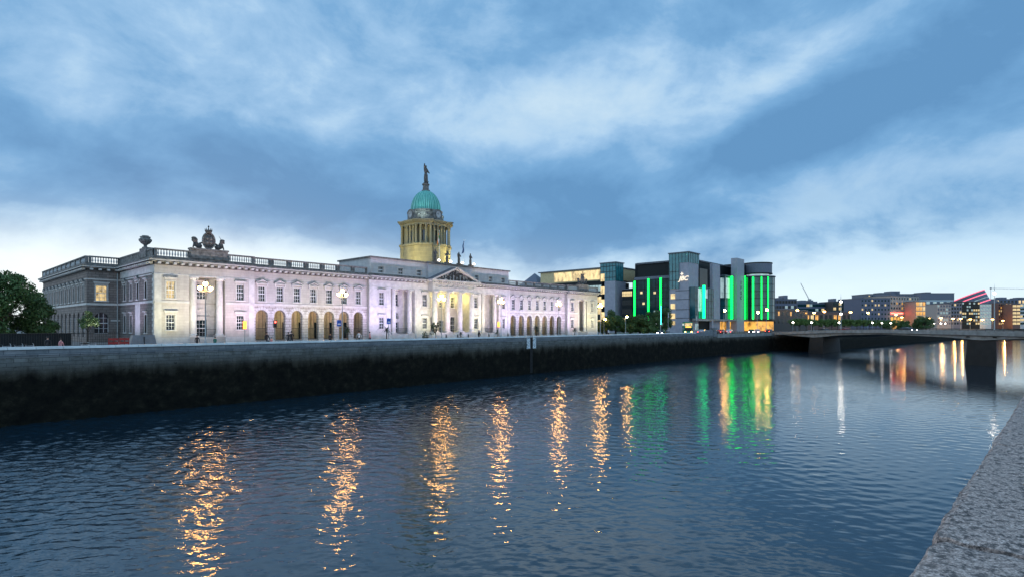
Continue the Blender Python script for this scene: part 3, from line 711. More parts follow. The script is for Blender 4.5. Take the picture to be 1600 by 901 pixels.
wl+=[(FW2,1.95,UZ,1.5,WH,'flat','lit_room',0),(FW2,1.95,1.7,1.9,3.4,'','window_glass',0,True)]
wall(wb,FW2,0,4.5,-.2,H_COR,ops,0,.3)
ops=[]
for i in range(11):
    u=2.2+i*3.55; ops+=[(u-.5,u+.5,UZ,UZ+WH),(u-.8,u+.8,1.2,5.2,True)]
    wl+=[(FW3,u,UZ,1.0,WH,'ped','window_glass',0),(FW3,u,1.2,1.6,4.0,'','dark_glass',0,True)]
wall(wb,FW3,0,40.1,-.2,H_COR,ops,0,.3)
wb.build('west_wall',CH)
g=mb('trim_stone'); fbox(g,FWp,0,18.4,-.02,.02,H_COR-1.5,H_COR); fbox(g,FWp,8.9,11.5,0,.05,-.2,H_STR)
fbox(g,FWp,0,18.4,.0,.14,H_STR-.12,H_STR+.22); fbox(g,FW2,0,4.5,0,.14,H_STR-.12,H_STR+.22); fbox(g,FW3,0,40.1,0,.14,H_STR-.12,H_STR+.22)
for s0,s1 in ((0,.7),(3.2,4.5)): fbox(g,FW2,s0,s1,0,.06,3.7,3.95)
for i in range(26): fbox(g,FWp,18.4-(.9 if i%2 else .55),18.4,-.01,.06,i*.41,i*.41+.39)
g.build('pale_band',CH)
g=mb('pole_grey'); g.tube(FW2.p(4.1,.12,0),FW2.p(4.1,.12,H_COR-.6),.09); g.build('drainpipe',CH)
for a in wl: win(a[0],a[1],a[2],a[3],a[4],a[5],a[6],a[7],arch=len(a)>8)
# back volumes & roofs
body.mat('weathered_ashlar')
body.face([(0,0,H_ARCH+.3),(0,58.5,H_ARCH+.3),(0,58.5,H_COR),(0,0,H_COR)])
body.face([(114.3,0,-.2),(114.3,58.5,-.2),(114.3,58.5,H_COR),(114.3,0,H_COR)]); body.face([(114.3,58.5,-.2),(-4.5,58.5,-.2),(-4.5,58.5,H_COR),(114.3,58.5,H_COR)])
for u,(a,b_) in ((14.2,(0,.75)),(35.9,(0,.75)),(76.0,(0,.75)),(99.4,(0,.75))): body.mat('portland_stone'); body.face([(u,a,-.2),(u,b_,-.2),(u,b_,H_COR),(u,a,H_COR)])
body.build('wall',CH)
g=mb('roof_lead'); g.prism([(0,.3),(114.3,.3),(114.3,58.5),(0,58.5)],H_COR+.2,H_COR+.25); g.prism([(-4.5,18.4),(0,18.4),(0,58.5),(-4.5,58.5)],H_COR+.2,H_COR+.26); g.build('roof',CH)
for a in ws: win(a[0],a[1],a[2],a[3],a[4],a[5],a[6],a[7])
# --- cornice and balustrade
def cornice(F,u0,u1,d,m0=0,m1=0):
    co=mb('trim_stone'); dk=mb('dark_weathered_stone')
    fbox(co,F,u0-m0*.02,u1+m1*.02,d,d+.06,H_ARCH-.0,H_ARCH+.18)
    fbox(co,F,u0-m0*.3,u1+m1*.3,d,d+.32,H_COR-.02,H_COR+.12); co.mat('soot_and_shade_stone'); fbox(co,F,u0-m0*.1,u1+m1*.1,d,d+.1,H_COR-.42,H_COR-.03); fbox(co,F,u0-m0*.3,u1+m1*.3,d+.32,d+.74,H_COR+.085,H_COR+.118); co.mat('trim_stone'); fbox(co,F,u0-m0*.78,u1+m1*.78,d,d+.80,H_COR+.12,H_COR+.30);  # dark strips behind and under the modillions: shade of the gaps painted in
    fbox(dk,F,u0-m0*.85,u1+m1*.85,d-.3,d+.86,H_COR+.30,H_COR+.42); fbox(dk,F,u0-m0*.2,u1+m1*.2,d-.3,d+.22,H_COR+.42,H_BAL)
    n=int((u1-u0)/.95)
    for i in range(n): 
        u=u0+(u1-u0)*(i+.5)/n; fbox(co,F,u-.20,u+.20,d+.06,d+.66,H_COR-.32,H_COR-.021)
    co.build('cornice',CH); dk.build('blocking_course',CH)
bal=[]
def balustrade(F,u0,u1,d,z=H_BAL,solid=False,n=None,h=1.1):
    g=mb('dark_weathered_stone'); L_=u1-u0; nb=n or max(1,round(L_/3.3))
    fbox(g,F,u0,u1,d-.28,d+.2,z+h-.2,z+h)
    for i in range(nb+1):
        u=u0+L_*i/nb; a,b_=max(u0,u-.32),min(u1,u+.32); fbox(g,F,a,b_,d-.25,d+.16,z,z+h-.2)
        if i<nb and not solid:
            k=int((L_/nb-.64)/.34)
            for j in range(k):
                q=F.p(u+.32+(L_/nb-.64)*(j+.5)/k,d-.04,0); g.mat('attic_stone'); g.lathe([(.07,z),(.05,z+.12),(.13,z+.34),(.06,z+h-.35),(.09,z+h-.2)],q.x,q.y,seg=6,cap=False); g.mat('dark_weathered_stone')
    if solid: fbox(g,F,u0,u1,d-.2,d+.1,z,z+h-.2)
    g.build('balustrade',CH)
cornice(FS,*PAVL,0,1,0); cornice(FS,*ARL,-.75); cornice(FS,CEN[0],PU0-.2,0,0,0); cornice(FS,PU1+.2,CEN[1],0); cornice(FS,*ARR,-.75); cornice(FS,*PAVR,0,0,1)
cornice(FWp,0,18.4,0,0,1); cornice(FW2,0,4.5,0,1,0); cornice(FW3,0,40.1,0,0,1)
balustrade(FS,0,4.7,0,n=1); balustrade(FS,10.0,14.2,0,n=1); balustrade(FS,*ARL,-.75,n=7); balustrade(FS,*ARR,-.75,n=7); balustrade(FS,99.4,104.4,0,n=1); balustrade(FS,109.2,114.3,0,n=1)
balustrade(FWp,0,11,0,solid=True,n=3); balustrade(FWp,11,18.1,0,solid=True,n=2); balustrade(FW2,.3,4.5,0,n=1); balustrade(FW3,0,40,0,n=10)
for u0,u1 in ((4.7,10.0),(104.4,109.2)): g=mb('dark_weathered_stone'); fbox(g,FS,u0,u1,-.6,.35,H_BAL,H_BAL+1.35); fbox(g,FS,u0-.1,u1+.1,-.7,.5,H_BAL+1.35,H_BAL+1.6); g.build('parapet_block',CH)
g=mb('dark_weathered_stone'); fbox(g,FWp,12.2,15.4,-.7,.3,H_BAL+.002,H_BAL+1.45)
g.build('parapet_block',CH)
# --- attic storey
at_=mb('attic_stone'); AZ0,AZ1=H_COR+.42,16.1
FA=Fr((0,.5,0),(1,0,0),(0,-1,0)); FAw=Fr((36.6,12,0),(0,-1,0),(-1,0,0)); FAe=Fr((76.0,.5,0),(0,1,0),(1,0,0))
aw=[38.9,43.6,48.3,65.0,69.6,73.9]; ops=[(u-.6,u+.6,13.3,14.5) for u in aw]
wall(at_,FA,36.6,50.3,AZ0-.3,AZ1,ops[:3],0,.25); wall(at_,FA,63.0,76.0,AZ0-.3,AZ1,ops[3:],0,.25)
fbox(at_,FA,50.3,63.0,-4,.55,AZ0-.3,AZ1-.02)
wall(at_,FAw,0,11.5,AZ0-.3,AZ1,[],0); wall(at_,FAe,0,11.5,AZ0-.3,AZ1,[],0)
at_.face([(36.6,12,AZ0-.3),(76,12,AZ0-.3),(76,12,AZ1),(36.6,12,AZ1)])
fbox(at_,FA,36.7,50.2,0,.12,AZ0+.3,AZ0+.55); fbox(at_,FA,63.1,75.9,0,.12,AZ0+.3,AZ0+.55)
at_.mat('dark_weathered_stone'); fbox(at_,FA,36.3,50.1,-11.8,.35,AZ1,AZ1+.28); fbox(at_,FA,63.2,76.3,-11.8,.35,AZ1,AZ1+.28); fbox(at_,FA,50.1,63.2,-11.8,.9,AZ1,AZ1+.30)
at_.build('attic_storey',CH)
for u in aw: win(FA,u,13.3,1.2,1.2,'','window_glass',0,rows=2,cols=3)
# --- dome
DU,DV=56.6,8.5
dm=place(mb('roof_lead').mesh('x'),'dome_tower',CH,(DU,DV,0)) if False else None
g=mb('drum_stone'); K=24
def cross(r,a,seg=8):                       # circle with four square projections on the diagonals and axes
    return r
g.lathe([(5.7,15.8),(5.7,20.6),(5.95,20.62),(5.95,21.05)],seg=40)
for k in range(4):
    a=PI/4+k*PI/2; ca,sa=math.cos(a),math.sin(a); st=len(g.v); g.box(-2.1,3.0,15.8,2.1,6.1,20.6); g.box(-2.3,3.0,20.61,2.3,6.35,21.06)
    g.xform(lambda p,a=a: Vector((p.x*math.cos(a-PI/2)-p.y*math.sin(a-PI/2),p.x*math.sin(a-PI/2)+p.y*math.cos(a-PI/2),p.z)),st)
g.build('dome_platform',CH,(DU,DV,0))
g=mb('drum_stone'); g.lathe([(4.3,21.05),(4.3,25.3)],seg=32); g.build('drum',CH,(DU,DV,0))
for k in range(8):
    g=mb('window_glass'); a=k*PI/4; g.box(-.45,4.2,21.9,.45,4.36,24.2); g.xform(lambda p,a=a: Vector((p.x*math.cos(a)-p.y*math.sin(a),p.x*math.sin(a)+p.y*math.cos(a),p.z)),0); g.build('drum_window',CH,(DU,DV,0))
g=mb('drum_stone'); g.lathe([(.34,21.06),(.36,21.25),(.28,21.3),(.24,24.85),(.27,24.9),(.36,25.2)],seg=10); cmesh=g.mesh('drum_column',True)
for k in range(4):
    for da in (-17,-6,6,17):
        a=R(k*90+da); place(cmesh,'drum_column',CH,(DU+5.35*math.cos(a),DV+5.35*math.sin(a),0))
    a=PI/4+k*PI/2; u_=Vector((-math.sin(a),math.cos(a),0)); n_=Vector((math.cos(a),math.sin(a),0))
    for t,dd in ((-1.75,5.75),(-.65,5.75),(.65,5.75),(1.75,5.75),(-1.75,4.6),(1.75,4.6)):
        p=u_*t+n_*dd; place(cmesh,'drum_column',CH,(DU+p.x,DV+p.y,0))
g=mb('drum_stone')
for (ri,ro,z0,z1,pr,hw) in ((4.9,5.7,25.2,25.75,6.1,2.1),(4.9,6.05,25.76,26.0,6.45,2.4),(4.2,6.25,26.01,26.3,6.7,2.55)):
    g.lathe([(ro,z0),(ro,z1)],seg=40)
    for k in range(4):
        a=PI/4+k*PI/2; st=len(g.v); g.box(-hw,2.5,z0+.003,hw,pr,z1+.003)
        g.xform(lambda p,a=a: Vector((p.x*math.cos(a-PI/2)-p.y*math.sin(a-PI/2),p.x*math.sin(a-PI/2)+p.y*math.cos(a-PI/2),p.z)),st)
g.build('drum_entablature',CH,(DU,DV,0))
g=mb('dark_weathered_stone'); g.lathe([(4.2,26.3),(4.2,26.7),(4.0,26.75),(4.0,28.6),(4.25,28.7),(4.25,28.95),(3.9,29.05)],seg=36)
for k in range(16):
    a=k*PI/8+.1; g.ball((4.05*math.cos(a),4.05*math.sin(a),27.9-.1*(k%2)),.42,1,1,.5,seg=6,rings=4)
for k in range(4):
    a=k*PI/2; st=len(g.v)
    g.box(-1.25,3.6,26.31,1.25,4.75,28.0)
    pts=[(-1.35,28.0)]+[(-1.35*math.cos(PI*i/8),28.0+.95*math.sin(PI*i/8)) for i in range(1,8)]+[(1.35,28.0)]
    g.face([(p[0],4.85,p[1]) for p in pts][::-1]); 
    for (p,q) in zip(pts,pts[1:]): g.face([(p[0],3.6,p[1]),(q[0],3.6,q[1]),(q[0],4.85,q[1]),(p[0],4.85,p[1])])
    g.xform(lambda p,a=a: Vector((p.x*math.cos(a-PI/2)-p.y*math.sin(a-PI/2),p.x*math.sin(a-PI/2)+p.y*math.cos(a-PI/2),p.z)),st)
g.build('clock_stage',CH,(DU,DV,0))
for k in range(4):
    a=k*PI/2; g=mb('attic_stone'); st=0
    K=20; g.face([(.78*math.cos(2*PI*i/K),4.90,27.75+.78*math.sin(2*PI*i/K)) for i in range(K)][::-1]); g.mat('black_iron')
    for i in range(12): t=i*PI/6; g.tube((.6*math.cos(t),4.93,27.75+.6*math.sin(t)),(.72*math.cos(t),4.93,27.75+.72*math.sin(t)),.03,seg=4)
    g.tube((0,4.94,27.75),(.38,4.94,27.95),.035,seg=4); g.tube((0,4.94,27.75),(-.1,4.94,28.33),.03,seg=4)
    g.xform(lambda p,a=a: Vector((p.x*math.cos(a-PI/2)-p.y*math.sin(a-PI/2),p.x*math.sin(a-PI/2)+p.y*math.cos(a-PI/2),p.z)),0)
    g.build('clock_face',CH,(DU,DV,0))
g=mb('copper_dome'); seg=96; rows=14; P=[]
for j in range(rows+1):
    t=j/rows*R(80); r=3.66*math.cos(t)**.95; z=29.05+4.75*math.sin(t)
    P.append([((r+(.15*(1-j/rows*.7) if i%4<2 else 0))*math.cos(2*PI*i/seg),(r+(.15*(1-j/rows*.7) if i%4<2 else 0))*math.sin(2*PI*i/seg),z) for i in range(seg)])
for j in range(rows):
    for i in range(seg):
        i2=(i+1)%seg; g.mat('copper_groove' if i%4 in (1,3) else 'copper_dome'); g.face([P[j][i],P[j][i2],P[j+1][i2],P[j+1][i]])
g.face(P[-1]); g.build('dome',CH,(DU,DV,0))
g=mb('dark_weathered_stone'); g.lathe([(.95,33.6),(.95,33.9),(.72,33.95),(.66,35.0),(.86,35.1),(.86,35.35)],seg=12); g.build('lantern_pedestal',CH,(DU,DV,0))
for ch in CH.children:
    if ch.name.split('.')[0] in ('dome_platform','drum','drum_window','drum_column','drum_entablature','clock_stage','clock_face','dome'):
        ch.location.x=DU+(ch.location.x-DU)*.91; ch.location.y=DV+(ch.location.y-DV)*.91; ch.scale=(.91,.91,1)
# --- statues
def statue_mesh(kind,h,mat='soot_and_shade_stone'):
    """robed stone figure of height h on the origin, one continuous mesh"""
    bm_v=[(0,0,0),(0,0,.22),(0,0,.45),(0,0,.60),(0,0,.76),(0,0,.84),(0,0,.93),(0,0,.985)]; rad=[(.15,.14),(.14,.12),(.12,.10),(.09,.075),(.12,.08),(.042,.042),(.062,.068),(.035,.035)]
    ed=[(i,i+1) for i in range(7)]
    def add(par,pts,rs):
        p=par
        for q,r in zip(pts,rs): bm_v.append(q); rad.append((r,r)); ed.append((p,len(bm_v)-1)); p=len(bm_v)-1
    if kind=='hope': add(4,[(.15,0,.74),(.22,-.06,.60),(.16,-.14,.56)],[.05,.04,.03]); add(4,[(-.14,0,.76),(-.22,-.04,.90),(-.2,-.05,1.04)],[.05,.04,.035])
    else: add(4,[(.14,0,.74),(.19,-.05,.60),(.10,-.13,.56)],[.05,.04,.03]); add(4,[(-.14,0,.74),(-.2,-.03,.60),(-.19,-.06,.47)],[.05,.04,.03])
    add(0,[(.09,-.09,0.0)],[.09])
    me=bpy.data.meshes.new('t'); me.from_pydata([(a*h,b*h,c*h) for a,b,c in bm_v],ed,[]); o=bpy.data.objects.new('t',me); C.objects.link(o)
    md=o.modifiers.new('s','SKIN'); 
    for i,(a,b_) in enumerate(rad): me.skin_vertices[0].data[i].radius=(a*h,b_*h)
    me.skin_vertices[0].data[3].use_root=True
    for i in range(len(rad)):
        if i!=3: me.skin_vertices[0].data[i].use_root=False
    s2=o.modifiers.new('u','SUBSURF'); s2.levels=1; s2.render_levels=1
    dg=bpy.context.evaluated_depsgraph_get(); m2=bpy.data.meshes.new_from_object(o.evaluated_get(dg)); bpy.data.objects.remove(o)
    m2.materials.clear(); m2.materials.append(MT[mat]); m2.name='statue'
    for p in m2.polygons: p.use_smooth=True; p.material_index=0
    return m2
def statue(loc,h,kind,label,group=None,rz=0,prop=None):
    r=empty('statue',loc,label,'statue',group,rz)
    o=place(statue_mesh(kind,h-.3),'figure',r,(0,0,.3)); g=mb('soot_and_shade_stone'); g.box(-.4,-.4,0,.4,.4,.32); g.build('plinth',r)
    if prop=='anchor':
        g=mb('soot_and_shade_stone'); g.tube((.7,-.1,.3),(.55,-.1,2.3),.07); g.tube((.4,-.1,.75),(.7,-.1,.35),.08); g.tube((.7,-.1,.35),(1.0,-.1,.8),.08); g.build('anchor',r)
    elif prop: 
        g=mb('soot_and_shade_stone'); g.tube((-.5,-.15,.3),(-.55,-.15,h*.8),.06); g.ball((-.55,-.15,h*.8),.14); g.build('staff',r)
    return r
statue((OX+DU,OY+DV,BZ+35.35),4.4,'hope','dark statue of a robed figure with an anchor on top of the green dome',prop='anchor',rz=R(20))
for i,(px,lb) in enumerate(((680,'dark robed roof statue in front of the yellow drum, the one at its near side'),(698.6,'dark robed roof statue in front of the yellow drum, beside the flagpole'),(717,'dark robed roof statue just right of the drum against the sky'),(735,'dark robed roof statue at the far end of the row, against the sky'))):
    y=OY-.1; x=at_y(px,y); statue((x,y,BZ+16.4),2.9,'other',lb,'statues on the roof above the portico',prop=i%2==0,rz=R(-10+i*9))
    t=empty('floodlight',(x+.55,y-.55,BZ+16.4),'small bright floodlight at the foot of the %s roof statue from the left'%('first','second','third','fourth')[i],'floodlight','floodlights at the feet of the roof statues')
    g=mb('black_iron'); g.box(-.18,-.12,0,.18,.12,.25); g.build('housing',t); g=mb('flood_lamp'); g.ball((0,0,.42),.30,1,.8,.8); g.build('lamp',t)
# flags
def flag(loc,h,cols,label,hang):
    t=empty('flagpole',loc,label,'flag'); g=mb('painted_white'); g.tube((0,0,0),(0,0,h),.06,.035); g.ball((0,0,h),.1); g.build('pole',t)
    n=9; g=MB(); 
    for k,c in enumerate(cols):
        g.mat(c)
        for i in range(n):
            z0,z1=h-.2-hang*i/n,h-.2-hang*(i+1)/n; w0=.12+.5*(i/n)**.7; w1=.12+.5*((i+1)/n)**.7
            f=lambda q,w,z: (-.05-w*q,.14*math.sin(z*3+q*5),z-.4*q)
            a,b_=k/len(cols),(k+1)/len(cols)
            g.face([f(a,w0,z0),f(b_,w0,z0),f(b_,w1,z1),f(a,w1,z1)])
    g.build('flag',t)
y=OY+1; flag((at_y(686.5,y),y,BZ+16.3),7.2,['flag_green','flag_white','flag_orange'],'white flagpole with drooping green, white and orange flag in front of the drum',3.0)
y=OY+1; flag((at_y(725,y),y,BZ+16.3),6.0,['flag_blue','flag_blue'],'thin flagpole with drooping dark blue flag right of the drum',2.6)
# arms groups & urn
def arms(u,label):
    t=empty('carved_coat_of_arms',(OX+u,OY+.15,BZ+H_BAL+1.6),label,'sculpture','carved arms groups on the roof corners'); t.scale=(.9,.9,.96)
    g=mb('soot_and_shade_stone'); g.ball((0,-.1,1.35),1.1,.85,.28,1.15,seg=18,rings=10); g.build('shield',t,smooth=True)
    g=mb('dark_weathered_stone')
    for i in range(18):
        a=2*PI*i/18; b_=2*PI*(i+1)/18; g.tube((.98*math.cos(a),-.18,1.35+1.28*math.sin(a)),(.98*math.cos(b_),-.18,1.35+1.28*math.sin(b_)),.13)
    for (x,z) in ((-.3,1.7),(.3,1.7),(-.3,1.05),(.3,1.05)): g.ball((x,-.42,z),.2,1,.4,1.2,seg=7,rings=5)
    g.build('shield_rim',t,smooth=True)
    g=mb('soot_and_shade_stone'); g.lathe([(.42,2.45),(.5,2.75),(.62,3.0),(.3,3.1)],0,-.1,seg=10)
    for k in range(5): a=k*2*PI/5; g.tube((.5*math.cos(a),-.1+.5*math.sin(a),2.9),(.55*math.cos(a),-.1+.55*math.sin(a),3.35),.09,.03)
    g.tube((0,-.1,3.0),(0,-.1,3.75),.1,.04); g.ball((0,-.1,3.65),.14); g.build('crown_carving',t,smooth=True)
    for sg,nm in ((-1,'lion'),(1,'unicorn')):
        g=mb('soot_and_shade_stone'); hx=2.15*sg
        g.ball((sg*1.55,0,.45),.5,1.2,.7,.8); g.ball((sg*2.0,0,.75),.45,.9,.7,1.2); g.ball((hx,-.05,1.3),.44 if sg<0 else .34,1.1,.9,1.0); g.ball((hx-sg*-.1,0,1.55),.38,1.1,1,.7)
        g.tube((hx,0,1.3),(hx+sg*.45,-.1,1.2),.2,.13); g.tube((sg*2.2,-.1,.9),(sg*2.45,-.15,.1),.15,.1); g.tube((sg*1.4,.1,.6),(sg*1.2,-.1,.05),.2,.15); g.tube((sg*1.5,0,.7),(sg*1.0,-.1,1.0),.2,.12)
        if sg>0: g.tube((hx,0,1.6),(hx-.5,-.1,2.3),.06,.015)
        g.build(nm,t,smooth=True)
    return t
arms(7.3,'dark carved shield between lion and unicorn above the near end of the pale facade')
arms(106.7,'small carved shield and crown group above the far end of the long pale facade')
y=OY+4.7; t=empty('stone_urn',(OX+.1,y,BZ+H_BAL+1.45),'big weathered stone urn on the roof parapet at the near end','urn'); t.scale=(.86,.86,.9)
g=mb('dark_weathered_stone'); g.lathe([(.5,0),(.5,.15),(.28,.25),(.25,.5),(.5,.7),(.95,1.15),(1.0,1.45),(.8,1.6),(.72,1.75),(.85,1.9),(.55,1.95),(.5,2.1),(.15,2.12)],seg=20); g.build('bowl',t,smooth=True)
g=mb('soot_and_shade_stone')
for k in range(10): a=k*2*PI/10; g.tube((.95*math.cos(a),.95*math.sin(a),1.35),(.6*math.cos(a),.6*math.sin(a),.78),.1,.06)
g.build('carved_gadroon',t)

# floodlights washing the facade (real fixtures on the pavement behind the river parapet)
def spot(loc,target,col,power,ang,blend=.8,name='floodlight',label=None,grp='floodlights washing the long facade',size=.15):
    t=empty(name,loc,label or 'low ground floodlight on the pavement in front of the long pale facade','floodlight',grp)
    g=mb('black_iron'); g.box(-.2,-.15,0,.2,.15,.25); g.build('housing',t)
    ld=bpy.data.lights.new('flood','SPOT'); ld.energy=power; ld.color=col; ld.spot_size=R(ang); ld.spot_blend=blend; ld.shadow_soft_size=size
    lo=bpy.data.objects.new('flood_beam',ld); C.objects.link(lo); lo.location=Vector(loc)+Vector((0,0,.5))
    d=(Vector(target)-lo.location).normalized(); lo.rotation_euler=d.to_track_quat('-Z','Y').to_euler(); return t
YEL=(1,.92,.52); LIL=(.78,.63,1.0); PNK=(1,.72,.82); WHT=(1,.86,.90); PCH=(1,.70,.50)
FL=[(1.8,YEL,1.0),(6.5,WHT,.8),(11.5,PNK,.95),(16.0,LIL,.75),(20.5,LIL,.75),(25.0,YEL,.75),(29.5,PNK,.6),(34.0,LIL,.9),(38.6,LIL,1.0),(43.5,LIL,.85),(49.2,YEL,1.0),(53.5,PNK,.8),(59.5,LIL,.7),(64.3,YEL,1.15),(69.0,PNK,.9),(73.5,LIL,1.0),
    (78.5,LIL,1.05),(83.0,LIL,1.0),(87.5,YEL,1.0),(92.0,LIL,1.05),(97.0,LIL,1.05),(101.7,PNK,.95),(106.8,YEL,1.15),(111.8,YEL,1.15)]
FP=2850
for i,(u,c,k) in enumerate(FL):
    spot((OX+u,OY-7.2,GZ+.02),(OX+u,OY,BZ+8.8),c,FP*k,105,1.0)
spot((OX-7,OY+6,GZ+.02),(OX,OY+9,GZ+8.5),LIL,FP*.55,90,label='low ground floodlight beside the side wall of the long pale building',grp=None)
def plamp(loc,col,p,size=.2,parent=None):
    ld=bpy.data.lights.new('lamp','POINT'); ld.energy=p; ld.color=col; ld.shadow_soft_size=size
    lo=bpy.data.objects.new('lamp_light',ld); C.objects.link(lo); lo.location=loc; return lo
for u in (53.0,56.6,60.2): plamp((OX+u,OY+1.4,BZ+9.2),(1,.86,.25),190)           # yellow lamps in the portico ceiling
for c in CL[::2]+CRr[::3]: plamp((OX+c,OY+2.6,BZ+5.4),(1,.85,.35),22)
for k,(a,pw_) in enumerate(((225,1.5),(285,1.7),(340,1.2),(180,.6))):                        # drum floodlights on the roof
    x,y=OX+DU+14*math.cos(R(a)),OY+DV+(7.8 if a in(225,285,340) else 11)*math.sin(R(a)); 
    spot((x,y,BZ+16.45),(OX+DU,OY+DV,BZ+23.2),(1,.88,.35),1150*pw_,120,1.0,label='low roof floodlight aimed up at the drum below the green dome',grp='floodlights on the roof around the drum')
for sx,sy in ((-4.4,-3.4),(4.4,-4.2)):
    spot((OX+DU+sx,OY+DV+sy,BZ+26.4),(OX+DU,OY+DV,BZ+32),(.75,1,.95),300,100,label='small floodlight on the drum cornice aimed at the green dome',grp='floodlights under the dome')
#@@OBJECTS
# ---------------------------------------------------------------- street lamps
def lamp_proto(name,h,kind,label,cat='street lamp',group=None,loc=(0,0,0),glow='sodium_lamp',gr=.19,polemat='pole_grey'):
    t=empty(name,loc,label,cat,group)
    g=mb(polemat); g.lathe([(.2,0),(.2,.25),(.12,.35),(.11,1.1),(.07,1.2),(.05,h)],seg=8); g.build('pole',t)
    if kind=='ornate':
        g=mb(polemat); g.tube((-.55,0,h-.5),(.55,0,h-.5),.035); g.tube((0,0,h),(0,0,h+1.15),.03,.01)
        for sx in (-1,1):
            g.tube((0,0,h-1.0),(sx*.5,0,h-.5),.025); g.tube((sx*.55,0,h-.5),(sx*.55,0,h-.38),.04)
            for k in range(6):
                a,b_=PI*k/6,PI*(k+1)/6; g.tube((sx*(.55-.3*math.sin(a)),0,h+.1+.45*(k/6)),(sx*(.55-.3*math.sin(b_)),0,h+.1+.45*((k+1)/6)),.02,seg=4)
        g.build('bracket',t)
        for (x,z,r) in ((-.55,h-.15,gr),(.55,h-.15,gr),(0,h+.3,gr*1.15)):
            g=mb(glow); g.ball((0,0,0),r,1,1,1.15,seg=10,rings=6); o=g.build('lamp_globe',t,(x,0,z),smooth=True)
            g=mb('black_iron'); g.lathe([(r*1.02,r*.62),(r*.7,r*1.1),(.04,r*1.5)],seg=8); g.build('cap',o)
    else:
        s_=1 if kind=='arm' else -1
        g=mb(polemat)
        for k in range(6):
            a,b_=PI/2*k/6,PI/2*(k+1)/6; g.tube((.7*(1-math.cos(a)),0,h+.6*math.sin(a)),(.7*(1-math.cos(b_)),0,h+.6*math.sin(b_)),.035)
        g.tube((.7,0,h+.6),(.7,0,h+.3),.03); g.build('bracket',t)
        g=mb(glow); g.ball((0,0,0),gr,1,1,.85,seg=10,rings=6); o=g.build('lamp_globe',t,(.7,0,h+.05),smooth=True)
        g=mb('black_iron'); g.lathe([(gr*1.0,gr*.45),(gr*.6,gr*.9),(.04,gr*1.3)],seg=8); g.build('cap',o)
    return t
LG='ornate lit street lamps along the river parapet'
ql=[(321,443,'lit three-globe street lamp before the near end pavilion, below the carved lion and unicorn'),(535,458,'lit three-globe street lamp in front of the near arcade, left of the central block'),
    (690,463,'lit three-globe street lamp in front of the columned portico'),(783,470,'lit three-globe street lamp between the portico and the far arcade'),
    (873,469,'lit three-globe street lamp at the far end of the far arcade'),(938,474,'lit three-globe street lamp at the far corner of the long pale building')]
lp=None
for px,py,lb in ql:
    x=at_y(px,65.4); loc=(x,65.4,GZ)
    if lp is None: lp=lamp_proto('street_lamp',6.9,'ornate',lb,group=LG,loc=loc)
    else: dup(lp,loc,lb)
LG2='lit street lamps beyond the custom house'
l2=None
far=[(979,494,150,'bigger single-arm street lamp before the dark trees right of the pale building'),(945,498,172,'orange street lamp before the dark trees, near the pale facade corner'),
     (1132,484,178,'lit street lamp in front of the middle of the green-striped office block'),(1184,487,190,'lower of two lit street lamps before the round glass office corner'),(1198,483,200,'higher of two lit street lamps in front of the round glass office corner')]
for px,py,Z,lb in far:
    x,y=at(px,Z); h=hz(py,Z)-GZ; loc=(x-.5,y,GZ)
    if l2 is None: l2=lamp_proto('street_lamp',h-.1,'arm',lb,group=LG2,loc=loc,glow='sodium_lamp',gr=.34); h0=h
    else: r_=dup(l2,loc,lb); r_.scale=(1,1,h/h0)
# distant quay lamps, each with a globe
fl=[(1246,484,270,'left of the leaning crane, over the warehouse'),(1272,488,285,'over the clipped trees below the crane'),(1288,486,300,'third from the round glass corner'),
    (1329,487,310,'right of the bridge lamp post'),(1356,488,330,'below the blue-grey block with small lit windows'),(1400,491,350,'left of three at the orange frontage'),(1409,495,352,'middle of three at the orange frontage'),(1431,494,360,'right of three at the orange frontage'),
    (1452,496,380,'left of the dark round tree'),(1470,496,400,'below the pale roofed grey block'),(1489,497,410,'below the curved grey roofs'),(1501,497,430,'below the dark balconied block'),(1516,498,440,'below the dark balconied block, right side'),(1535,499,450,'below the pale glass block'),
    (1551,498,460,'beside the pink striped tilted drum'),(1567,500,470,'below the brown block'),(1583,500,480,'below the yellow balconies'),(1597,500,490,'at the right edge of the picture')]
l3=None; LG3='small orange street lamps on the far quay'
for i,(px,py,Z,lb) in enumerate(fl):
    x,y=at(px,Z); h=hz(py,Z)-GZ; lb='orange street lamp on the far quay '+lb; loc=(x-.7,y,GZ)
    if l3 is None: l3=lamp_proto('street_lamp',h-.1,'arm',lb,group=LG3,loc=loc,glow='sodium_lamp_far',gr=.62); h0=h
    else: r_=dup(l3,loc,lb); q_=1.6 if px>1440 else 1.1; r_.scale=(q_,q_,h/h0)
    if px>1395: plamp((x-1.2,y-1.2,GZ+h-.8),(1,.50,.14),1800*(Z/400)**2,.5)
# ---------------------------------------------------------------- bridge
BN=Vector((206,62,0)); BS=Vector((143,-8,0)); bu=(BN-BS).normalized(); bn=Vector((bu.y,-bu.x,0)); BL=(BN-BS).length
BT=math.atan2(bu.y,bu.x)
br=empty('road_bridge',(BS.x,BS.y,0),'low concrete road bridge on dark piers crossing the river at the right','bridge',rz=BT)   # local x along bridge, -y downstream
def interp(P,t):
    for a,b_ in zip(P,P[1:]):
        if a[0]<=t<=b_[0]: return a[1]+(b_[1]-a[1])*(t-a[0])/(b_[0]-a[0])
TOP=[(-.45,7.1),(0,7.55),(.25,7.75),(.5,7.9),(.75,7.5),(1,6.65),(1.06,6.5)]      # parapet top
BOT=[(-.45,5.9),(-.1,6.35),(.12,5.95),(.205,5.45),(.29,5.95),(.5,6.35),(.68,5.8),(.79,4.85),(.9,5.2),(1.06,5.5)]
WD=19.0
